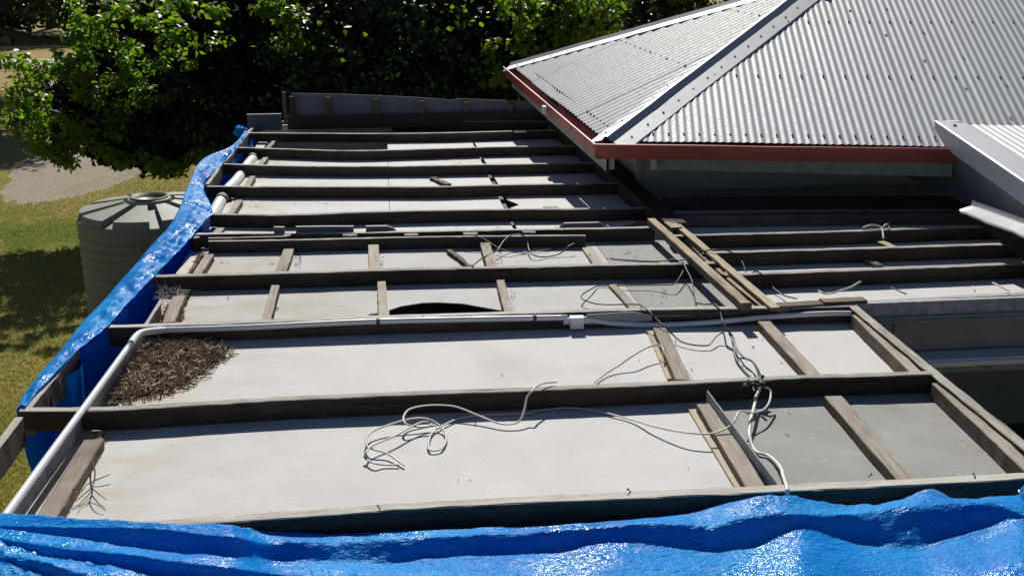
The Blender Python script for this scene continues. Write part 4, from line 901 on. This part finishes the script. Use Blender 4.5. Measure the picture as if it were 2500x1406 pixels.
# tucked edge behind the first row, and the near part running in under the viewer
back = [Vector((p.x, p.y + .05, p.z - .05)) for p in key[0]]
y0lim = 3.48
for rr in (back,):
    for p in rr: p.y = min(p.y, max(p.y - .06, 3.52)); 
near1 = [at(x, 1640 + 14 * math.sin(x * .006), -.06 + .012 * math.sin(x * .009 + 1)) for x in xs]
near2 = [at(x, 1900, -.06 + .02 * math.sin(x * .007 + 2)) for x in xs]
near3 = [at(x, 2500, -.08) for x in xs]
keys = [back] + key + [near1, near2, near3]
mids = [4, 10, 12, 10, 8, 9, 8, 16, 10, 6]
rows = []
def fold_noise(x, y): return .014 - 0.045 * abs(mnoise.noise(Vector((x * 2.6 + y * 2, y * 9 + x * 2.5, 2)))) - 0.022 * abs(mnoise.noise(Vector((x * 7 - y * 5, y * 22 - x * 5, 7)))) - 0.008 * abs(mnoise.noise(Vector((x * 22 + y * 18, y * 40 - x * 10, 1)))) + 0.006 * mnoise.noise(Vector((x * 5, y * 16, 0))) + 0.004 * mnoise.noise(Vector((x * 13 + y * 6, y * 34, 5))) + 0.002 * mnoise.noise(Vector((x * 40, y * 50, 9)))
nk = len(keys)
for i in range(nk - 1):
    for k in range(mids[i]):
        t = k / mids[i]; rowp = []
        for j in range(len(xs)):
            a, b, c, d = keys[max(i - 1, 0)][j], keys[i][j], keys[i + 1][j], keys[min(i + 2, nk - 1)][j]
            # cubic with limited overshoot
            p = b.lerp(c, t)
            ts = t * t * (3 - 2 * t); p.z = b.z + (c.z - b.z) * (0.45 * t + 0.55 * ts)
            p.z += fold_noise(p.x, p.y) * (0.25 if i in (1, 2, 3, 4) else 0.8)
            rowp.append(p)
        rows.append(rowp)
rows.append(keys[-1])
m = MB(); m.loft(rows); to = m.build('sheet', TARP, tp, True)
# corner flap with eyelet
fp_ = [at(2484, 1200, .04), at(2500, 1184, .045), at(2560, 1150, .05), at(2620, 1190, .03), at(2560, 1250, .01), at(2500, 1226, .015)]
m = MB(); cen = sum(fp_, Vector()) / 6 + Vector((0, 0, .008)); m.add(fp_ + [cen], [(k, (k + 1) % 6, 6) for k in range(6)]); cflap = m.build('corner_flap', TARP, tp, True)
m = MB(); c = at(2495, 1200, .052); ring = [c + Vector((math.cos(k * .5236) * .011, math.sin(k * .5236) * .011, .002 * math.sin(k * .5236))) for k in range(13)]; m.tube(ring, .0035, 6, cap=False); m.build('eyelet', STEEL, cflap, True)

# ------------------------------------------------------------------ left tarp over the gutter
lt = thing('side_tarpaulin', 'long blue tarpaulin draped along the left gutter edge above the tank', 'tarpaulin', tuple(at(300, 740)))
inn = [(62, 992, .01), (88, 960, .01), (130, 915, .02), (190, 855, .02), (262, 797, .012), (310, 742, .01), (345, 706, .01), (378, 672, .012), (420, 628, .01), (470, 576, .012), (498, 541, .012), (519, 519, .012), (512, 494, .02), (498, 468, .02), (502, 440, .0), (522, 421, .0), (541, 404, .012), (560, 380, .0), (580, 361, .012), (592, 343, .01), (604, 326, .012)]
out = [(40, 1000, -.02), (58, 962, -.01), (95, 914, .0), (150, 852, .0), (200, 788, -.01), (245, 742, .0), (290, 690, -.01), (330, 646, .0), (375, 592, .0), (410, 556, .0), (438, 508, .03), (452, 470, .05), (470, 430, .05), (480, 405, .06), (500, 385, .06), (525, 373, .05), (548, 365, .04), (565, 356, .03), (578, 345, .02), (590, 330, .02), (598, 316, .01)]
NI = 260
ip = resample(smoothpts([at(*p) for p in inn], 6), NI); op = resample(smoothpts([at(*p) for p in out], 6), NI)
rows = []
for j in range(21):
    t = j / 20; r = []
    for k in range(NI):
        p = ip[k].lerp(op[k], t); s = k / NI
        e_ = math.sin(math.pi * min(1, t * 1.1 + .08)); p.z += 0.006 * math.sin(math.pi * t) + e_ * (.020 - .055 * abs(mnoise.noise(Vector((p.x * 7 + p.y * 6, p.y * 2.6, 3)))) - .035 * abs(mnoise.noise(Vector((p.x * 19 - p.y * 9, p.y * 9, 8)))))
        r.append(p)
    rows.append(r)
for j in range(1, 9):
    t = j / 8; r = []
    for k in range(NI):
        p = op[k].copy(); s = k / NI; L_ = 0.75 if s > .08 else 0.5
        p.z -= L_ * t; p.x += (-.03 * math.sin(t * 3) + .10 * t) * 0.5 + .02 * math.sin(s * 40 + t) * t; r.append(p)
    rows.append(r)
m = MB(); m.loft(rows); m.build('sheet', TARP, lt, True)
m = MB(); rows = []
for j in range(10):
    t = j / 9; rows.append([Vector((op[k].x + .10 + .03 * math.sin(k * .4 + t * 2), op[k].y, -.05 - .85 * t)) for k in range(6, NI)])
m.loft(rows); m.build('inner_fold', TARP, lt, True)
m = MB(); c = at(596, 318, .0); 
rows = [[c + Vector((math.cos(a) * .07 * math.sin(b) - .03 + .03 * math.sin(3 * a + b * 4), math.sin(a) * .11 * math.sin(b) + .02 * math.sin(5 * b), math.cos(b) * .07 - .02 + .015 * math.sin(4 * a))) for a in [k * math.pi / 6 for k in range(13)]] for b in [j * math.pi / 6 for j in range(7)]]
m.loft(rows); m.build('tied_end', TARP, lt, True)

# ------------------------------------------------------------------ water tank
TY = 12.35; tc = atY(368, 519, TY); TR = 0.80; ZR = tc.z
tk = thing('water_tank', 'beige ribbed plastic rainwater tank on the lawn left of the house', 'water tank', (tc.x, TY, GZ))
NS = 72; rows = []
zz_ = np.linspace(GZ, ZR - .02, 120)
for z in zz_:
    rr = TR * (1 - .012 * (1 - (z - GZ) / (ZR - GZ))) + .010 * math.cos((z - GZ) * 2 * math.pi / .105)
    if z > ZR - .10: rr = TR
    rows.append([Vector((tc.x + rr * math.cos(a), TY + rr * math.sin(a), z)) for a in [k * 2 * math.pi / NS for k in range(NS + 1)]])
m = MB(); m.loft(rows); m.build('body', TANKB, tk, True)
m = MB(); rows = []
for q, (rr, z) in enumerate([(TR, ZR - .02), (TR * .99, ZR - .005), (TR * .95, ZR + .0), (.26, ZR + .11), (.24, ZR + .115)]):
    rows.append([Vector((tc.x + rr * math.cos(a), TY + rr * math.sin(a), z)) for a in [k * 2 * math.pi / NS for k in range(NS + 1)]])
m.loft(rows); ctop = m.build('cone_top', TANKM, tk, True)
for k in range(9):
    a0 = k * 2 * math.pi / 9 + .10; da_ = 2 * math.pi / 9
    def cp(rr, a, dz): return Vector((tc.x + rr * math.cos(a), TY + rr * math.sin(a), ZR + .11 * (TR * .95 - rr) / (TR * .95 - .26) + dz))
    m = MB(); n = 6; f_o, f_i = .09, .16
    outer = [cp(TR * .985, a0 + f_o + (da_ - 2 * f_o) * j / n, .0) for j in range(n + 1)]
    o2 = [cp(TR * .95, a0 + f_o + (da_ - 2 * f_o) * j / n, .075) for j in range(n + 1)]
    i2 = [cp(.29, a0 + f_i + (da_ - 2 * f_i) * j / n, .05) for j in range(n + 1)]
    i1 = [cp(.27, a0 + f_i + (da_ - 2 * f_i) * j / n, .0) for j in range(n + 1)]
    m.loft([outer, o2, i2, i1]); e0 = [outer[0], o2[0], i2[0], i1[0]]; e1_ = [outer[-1], o2[-1], i2[-1], i1[-1]]
    m.add(e0, [(0, 1, 2, 3)]); m.add(e1_, [(3, 2, 1, 0)]); m.build('raised_panel', TANKM, ctop)
m = MB(); rows = []
for rr, z in [(.245, .10), (.245, .165), (.225, .18), (.20, .175), (.19, .13)]:
    rows.append([Vector((tc.x + rr * math.cos(a), TY + rr * math.sin(a), ZR + z)) for a in [k * 2 * math.pi / 36 for k in range(37)]])
m.loft(rows); hr = m.build('hatch_ring', TANKM, tk, True)
m = MB(); rows = []
for rr, z in [(.215, .176), (.21, .195), (.19, .198), (.175, .16), (.01, .15)]:
    rows.append([Vector((tc.x + rr * math.cos(a), TY + rr * math.sin(a), ZR + z)) for a in [k * 2 * math.pi / 36 for k in range(37)]])
m.loft(rows); m.build('strainer_lid', TANKD, hr, True)

# ------------------------------------------------------------------ foliage
def leaves(name, clumps, per, size, mat, parent, seed=1, droop=0.35):
    rg = np.random.default_rng(seed); C = []; Nn = []
    for (c, r, dens) in clumps:
        n = int(per * dens); v = rg.normal(size=(n, 3)); v /= np.linalg.norm(v, axis=1)[:, None]
        rad = 0.55 + 0.5 * rg.random(n) ** 0.7
        lump = 1 + 0.28 * np.sin(v[:, 0] * 7 + c[0] * 3) * np.sin(v[:, 1] * 6 + c[1]) + 0.22 * np.sin(v[:, 2] * 9 + v[:, 0] * 5)
        p = np.array(c) + v * np.array(r) * (rad * lump)[:, None]
        C.append(p); Nn.append(v)
    P = np.concatenate(C); Nv = np.concatenate(Nn); n = len(P)
    nrm = Nv * 0.5 + rg.normal(size=(n, 3)) * 0.6 + np.array([0, 0, 0.7]); nrm /= np.linalg.norm(nrm, axis=1)[:, None]
    ax = rg.normal(size=(n, 3)) + Nv * 0.6 - np.array([0, 0, droop]); ax -= nrm * np.sum(ax * nrm, axis=1)[:, None]; ax /= np.linalg.norm(ax, axis=1)[:, None]
    sd = np.cross(nrm, ax); s = size * (0.6 + 0.7 * rg.random(n))[:, None]
    v0 = P - ax * s * 0.5; v2 = P + ax * s * 0.5 - nrm * s * 0.06; w = sd * s * 0.34
    v1 = P - ax * s * 0.08 + w + nrm * s * 0.08; v3 = P - ax * s * 0.08 - w + nrm * s * 0.08
    V = np.stack([v0, v1, v2, v3], 1).reshape(-1, 3)
    idx = np.arange(n)[:, None] * 4; T1 = np.concatenate([idx + np.array([0, 1, 2]), idx + np.array([0, 2, 3])], 1).reshape(-1)
    me = bpy.data.meshes.new(name); me.vertices.add(len(V)); me.vertices.foreach_set('co', V.astype(np.float32).ravel())
    me.loops.add(len(T1)); me.loops.foreach_set('vertex_index', T1.astype(np.int32))
    me.polygons.add(n * 2); me.polygons.foreach_set('loop_start', np.arange(0, n * 6, 3, dtype=np.int32)); me.polygons.foreach_set('loop_total', np.full(n * 2, 3, np.int32))
    me.materials.append(mat); me.update(calc_edges=True)
    a = me.attributes.new('tint', 'FLOAT', 'POINT'); a.data.foreach_set('value', np.repeat(rg.random(n), 4).astype(np.float32))
    o = bpy.data.objects.new(name, me); COL.objects.link(o)
    if parent is not None: o.parent = parent; o.matrix_basis = Matrix.Translation(-parent.location)
    return o
def tree(label, base, trunk_h, clumps, per, size, mat, seed, tr=0.18, group=None, name='broadleaf_tree'):
    t = thing(name, label, 'tree', base, group); rg = random.Random(seed)
    m = MB(); b = Vector(base); top = b + Vector((rg.uniform(-.3, .3), rg.uniform(-.3, .3), trunk_h))
    m.tube(smoothpts([b - Vector((0, 0, .1)), b.lerp(top, .4) + Vector((rg.uniform(-.15, .15), rg.uniform(-.15, .15), 0)), top], 5), tr, 9, taper=(1.15, .6))
    for (c, r, d) in clumps:
        c = Vector(c); st = b.lerp(top, rg.uniform(.45, 1)); mid = st.lerp(c, .5) + Vector((rg.uniform(-.3, .3), rg.uniform(-.3, .3), rg.uniform(0, .5)))
        m.tube(smoothpts([st, mid, c], 5), tr * .33, 6, taper=(1, .25), cap=False)
        for q in range(5):
            e = c + Vector((rg.uniform(-1, 1) * r[0], rg.uniform(-1, 1) * r[1], rg.uniform(-1, 1) * r[2])) * .8
            m.tube(smoothpts([mid.lerp(c, .6), c.lerp(e, .5) + Vector((0, 0, .1)), e], 3), tr * .10, 4, taper=(1, .3), cap=False)
    m.build('trunk', BARK, t, True); leaves('crown', clumps, per, size, mat, t, seed)
    return t
def cl(px, py, Y, rx, ry, rz, d=1.0): p = atY(px, py, Y); return ((p.x, p.y, p.z), (rx, ry, rz), d)
# the big leafy tree over the left lawn
big = [cl(110, 240, 18.8, .46, .4, .30, .12), cl(120, 335, 18.8, .36, .4, .24, .10), cl(225, 190, 19.0, .5, .45, .5, .30), cl(260, 60, 19.2, .45, .45, .6, .36), cl(240, 300, 18.9, .6, .5, .45, .45), cl(300, 375, 18.4, .5, .4, .20, .22), cl(395, 388, 18.0, .46, .35, .22, .24),
       cl(350, 150, 19.6, .85, .6, .75, 1.0), cl(350, 310, 18.8, .8, .6, .5, .9), cl(450, 340, 18.5, .65, .6, .42, .7), cl(470, 50, 20.0, .95, .7, .75, 1.3), cl(500, 240, 19.4, 1.0, .8, .85, 1.6), cl(620, 330, 19.2, 1.0, 1.0, .55, 1.1), cl(640, 120, 20.4, 1.2, 1.3, 1.1, 2.0), cl(720, 260, 20.2, 1.2, 1.2, 1.0, 1.8),
       cl(730, -90, 21.4, 1.2, 1.6, 1.0, 1.7), cl(850, -60, 21.6, 1.5, 1.8, 1.3, 2.0)]
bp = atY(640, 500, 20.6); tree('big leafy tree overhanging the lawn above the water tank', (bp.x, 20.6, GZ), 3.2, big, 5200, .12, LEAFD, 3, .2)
rs = random.Random(4); sprays = []
edge = [(185, 8), (195, 55), (190, 90), (205, 130), (215, 165), (195, 190), (150, 170), (110, 165), (70, 165), (45, 160), (90, 195), (55, 215), (40, 250), (95, 250), (60, 280), (40, 300), (70, 320), (110, 290), (90, 345), (130, 335), (160, 300), (120, 375), (150, 385), (180, 360), (210, 330), (250, 100), (240, 50), (300, 30), (330, 110), (290, 150), (260, 200), (320, 200), (230, 250), (300, 270), (180, 225), (360, 60), (380, 150), (400, 20), (290, 320), (450, 15), (520, 25), (430, 90), (350, 240), (160, 400), (300, 285)]
for k, (px, py) in enumerate(edge):
    for q in range(2):
        c = atY(px + rs.uniform(-14, 14), py + rs.uniform(-12, 12), rs.uniform(17.0, 17.9)); r = rs.uniform(.10, .20); sprays.append(((c.x, c.y, c.z), (r * 1.25, r, r * .8), rs.uniform(.6, 1.2)))
for px, py in [(690, 20), (700, 60), (715, 90), (730, 110), (660, 10), (720, 40), (640, 30), (690, 110)]:
    c = atY(px, py, 17.6); sprays.append(((c.x, c.y, c.z), (.18, .14, .13), 1.2))
for px, py in [(268, 388), (300, 395), (330, 385), (360, 400), (385, 410), (410, 418), (440, 408), (470, 395), (250, 372), (500, 380), (395, 425), (430, 428), (280, 402)]:
    c = atY(px, py - 6, rs.uniform(17.0, 17.6)); sprays.append(((c.x, c.y, c.z), (.17, .14, .12), .8))
for k in range(30):
    c = atY(rs.uniform(200, 560), rs.uniform(-5, 370), rs.uniform(17.6, 18.3)); r = rs.uniform(.12, .25); sprays.append(((c.x, c.y, c.z), (r * 1.3, r, r * .8), rs.uniform(.25, .7)))
for k in range(16):
    c = atY(rs.uniform(560, 800), rs.uniform(-5, 260), rs.uniform(17.2, 18.2)); sprays.append(((c.x, c.y, c.z), (.4, .25, .35), .14))
leaves('leaf_sprays', sprays, 46, .12, LEAF, bpy.data.objects['broadleaf_tree'], 33, .6)
mid = [cl(820, 130, 18.6, 1.0, 1.2, 1.2, 1.5), cl(940, 60, 19.0, 1.2, 1.5, 1.3, 1.8), cl(930, 230, 18.2, 1.2, 1.0, .8, 1.5), cl(1080, 120, 18.8, 1.1, 1.4, 1.1, 1.6), cl(1120, 250, 18.0, 1.2, 1.0, .8, 1.3), cl(1000, -100, 19.8, 1.8, 1.8, 1.4, 2.0), cl(860, 330, 17.6, 1.2, .8, .6, 1.0), cl(1080, 340, 17.6, 1.2, .8, .6, 1.0)]
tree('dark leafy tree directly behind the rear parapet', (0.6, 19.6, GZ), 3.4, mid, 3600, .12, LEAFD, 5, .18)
rt = [cl(1200, 130, 18.6, .8, 1.2, 1.0, 1.4), cl(1270, 40, 19.0, 1.0, 1.3, 1.0, 1.7), cl(1250, 230, 18.0, .8, .9, .7, 1.0), cl(1360, 60, 18.4, .7, 1.0, .65, 1.4), cl(1330, 130, 18.0, .55, .7, .5, .9), cl(1440, 40, 18.6, .5, .9, .4, .7), cl(1350, -60, 19.2, 1.2, 1.4, 1.0, 1.6), cl(1200, 330, 17.8, 1.2, .8, .7, 1.0)]
tree('bright tipped leafy tree rising beside the hip roof', (3.2, 19.6, GZ), 3.4, rt, 3400, .12, LEAFD, 8, .16)
sp2 = []
for k in range(52):
    px = rs.uniform(1190, 1500); py = rs.uniform(-10, 190 if px < 1330 else 110 - (px - 1400) * .3)
    c = atY(px, py, rs.uniform(16.6, 17.3)); r = rs.uniform(.12, .2); sp2.append(((c.x, c.y, c.z), (r * 1.3, r, r), rs.uniform(.5, 1.2)))
for k in range(16):
    c = atY(rs.uniform(800, 1340), rs.uniform(-5, 230), rs.uniform(16.2, 17.0)); sp2.append(((c.x, c.y, c.z), (.4, .25, .35), .16))
leaves('leaf_sprays', sp2, 40, .112, LEAF, bpy.data.objects['broadleaf_tree.002'], 35, .5)
lfb = [((-10.6, 31.5, 1.6), (2.0, 2.2, 1.5), 1.3), ((-13.0, 33, 2.2), (2.5, 2.4, 1.8), 1.5), ((-9.6, 33, 3.4), (1.8, 2.0, 1.6), 1.2), ((-11.6, 32, 4.6), (2.4, 2.4, 1.6), 1.4), ((-8.9, 34, 3.6), (1.7, 2.2, 1.5), 1.2), ((-15.5, 31, 2.6), (2.4, 2.4, 1.8), 1.2)]
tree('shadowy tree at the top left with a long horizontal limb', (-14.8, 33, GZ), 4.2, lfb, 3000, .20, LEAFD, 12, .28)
t = bpy.data.objects['broadleaf_tree.003']; m = MB(); m.tube(smoothpts([Vector((-14.6, 33, 0.9)), atY(40, 84, 32.5), atY(110, 98, 32), atY(160, 104, 31.6), atY(205, 122, 31.2)], 6), .13, 7, taper=(1.2, .6)); m.build('long_limb', BARK, t, True)
lfc = [((-9.0, 41, 2.8), (2.2, 2.2, 1.6), 1.3), ((-12.5, 42, 3.4), (2.6, 2.4, 1.9), 1.5), ((-16, 41, 3.2), (2.6, 2.4, 1.8), 1.3), ((-7.2, 40.5, 4.2), (1.8, 1.8, 1.4), 1.0), ((-11, 41.5, 5.2), (2.6, 2.2, 1.6), 1.3)]
tree('tall shade tree standing just this side of the pale road', (-18.5, 41.5, GZ), 4.6, lfc, 2200, .24, LEAFD, 15, .26)
# background belt of trees, each one its own
bgs = [(-30, 70, 0), (-25, 66, 1), (-20, 69, 2), (-15.5, 67, 0), (-11, 70, 1), (-7, 66, 2), (-2.5, 68, 0), (2, 64, 1), (7, 66, 2), (12, 62, 0), (17.5, 64, 1), (23, 60, 2), (29, 62, 0)]
words = ['leftmost tree of the dark far belt', 'second tree from the left in the dark far belt', 'third tree from the left in the dark far belt', 'dark far tree behind the pale road, left of the big leafy crown', 'dark far tree showing past the left edge of the big crown', 'dark far tree hidden behind the big leafy crown', 'dark far tree hidden behind the middle leafy tree, left', 'dark far tree hidden behind the middle leafy tree, right', 'dark far tree showing left of the hip roof peak', 'dark far tree behind the hip roof peak', 'third dark far tree from the right', 'second dark far tree from the right', 'rightmost tree of the dark far belt']
for i, (x, y, k) in enumerate(bgs):
    rg = random.Random(50 + i); cs = []
    for q in range(6): cs.append(((x + rg.uniform(-2, 2), y + rg.uniform(-1.5, 1.5), rg.uniform(-1.2, 6.0)), (rg.uniform(1.8, 2.8), rg.uniform(1.8, 2.6), rg.uniform(1.5, 2.3)), 1.0))
    tree(words[i], (x, y, GZ), 4.5, cs, 420, .55, LEAFD, 60 + i, .3, 'trees of the far belt', 'far_tree')
sh = [(-22, 58), (-18.5, 57), (-15.5, 59), (-12.5, 57.5), (-9.5, 58), (-6, 57), (-2, 45), (1.0, 44), (4, 43), (7, 42), (10.5, 41), (14, 40)]
sw = ['far left shrub behind the pale road', 'second shrub from the left behind the road', 'round shrub behind the pale road and wire fence', 'shrub behind the road seen under the long limb', 'shrub at the right end of the visible road', 'shrub screened by the big leafy crown', 'shrub deep behind the parapet tree, left', 'shrub deep behind the parapet tree, middle', 'shrub deep behind the parapet tree, right', 'tall shrub behind the bright tipped tree', 'shrub hidden behind the hip roof, nearer', 'shrub hidden behind the hip roof, farther']
for i, (x, y) in enumerate(sh):
    rg = random.Random(90 + i); big_ = 1.0 if i < 6 else 2.0; cs = [((x + rg.uniform(-1.2, 1.2), y + rg.uniform(-.6, .6), GZ + big_ * rg.uniform(.6, 2.0)), (1.5 * big_ ** .5, 1.2, .9 * big_), 1.0) for q in range(4)]
    tt = thing('shrub', sw[i], 'shrub', (x, y, GZ), 'shrubs in front of the far belt'); leaves('foliage', cs, 520, .34, LEAFD if i != 2 else LEAF, tt, 200 + i)
    m = MB(); m.tube([(x, y, GZ - .1), (x + .1, y, GZ + 1)], .08, 6); m.build('stem', BARK, tt)
# far wire fence along the road
fy = at(100, 166, GZ).y - .3
fe = thing('paddock_fence', 'low post and rail fence along the pale far road', 'fence', (-14, fy, GZ))
for k in range(9):
    x = -22 + k * 2.2; m = MB(); m.box(x - .06, x + .06, fy - .06, fy + .06, GZ - .1, GZ + 1.0); m.build('post', W_MID, fe)
m = MB(); m.box(-22, -4.4, fy - .02, fy + .02, GZ + .78, GZ + .86); m.build('rail', W_MID, fe)

# ------------------------------------------------------------------ grass blades on the lawn in view
n = 130000; rg = np.random.default_rng(5)
Yg = 8.5 + 15.5 * rg.random(n) ** 1.3; Xg = -(0.13 * Yg) - rg.random(n) * (0.26 * Yg + .4) ; P = np.stack([Xg, Yg, np.full(n, GZ)], 1)
gpoly = at(200, 430, GZ)
ins = np.zeros(n, bool); jn = len(GB_) - 1
for i_ in range(len(GB_)):
    (xa, ya), (xb, yb) = GB_[i_], GB_[jn]; jn = i_
    hit = ((ya > Yg) != (yb > Yg)) & (Xg < (xb - xa) * (Yg - ya) / (yb - ya + 1e-12) + xa); ins ^= hit
P = P[~ins | (rg.random(n) < .06)]; n = len(P)
hgt = (0.02 + 0.045 * rg.random(n) ** 1.5)[:, None]; an = rg.random(n) * 6.283; d = np.stack([np.cos(an), np.sin(an), np.zeros(n)], 1); lean = rg.normal(size=(n, 3)) * .5; lean[:, 2] = 0
V = np.stack([P - d * .006, P + d * .006, P + lean * hgt + np.array([0, 0, 1]) * hgt], 1).reshape(-1, 3)
me = bpy.data.meshes.new('grass'); me.vertices.add(n * 3); me.vertices.foreach_set('co', V.astype(np.float32).ravel()); me.loops.add(n * 3); me.loops.foreach_set('vertex_index', np.arange(n * 3, dtype=np.int32))
me.polygons.add(n); me.polygons.foreach_set('loop_start', np.arange(0, n * 3, 3, dtype=np.int32)); me.polygons.foreach_set('loop_total', np.full(n, 3, np.int32)); me.materials.append(GRASS); me.update(calc_edges=True)
a = me.attributes.new('tint', 'FLOAT', 'POINT')
pt = 0.5 + 0.5 * np.sin(P[:, 0] * 1.9 + 2 * np.sin(P[:, 1] * .8)) * np.sin(P[:, 1] * 1.3 + P[:, 0]); a.data.foreach_set('value', np.repeat(np.clip(pt * .9 + rg.random(n) * .4 + .12 - .6 * np.clip(1.5 - np.hypot(P[:, 0] + 4.2, P[:, 1] - 18.8) / 1.8, 0, 1), 0, 1), 3).astype(np.float32))
o = bpy.data.objects.new('grass', me); COL.objects.link(o); o['label'] = 'short patchy grass blades on the lawn'; o['category'] = 'grass'; o['kind'] = 'stuff'
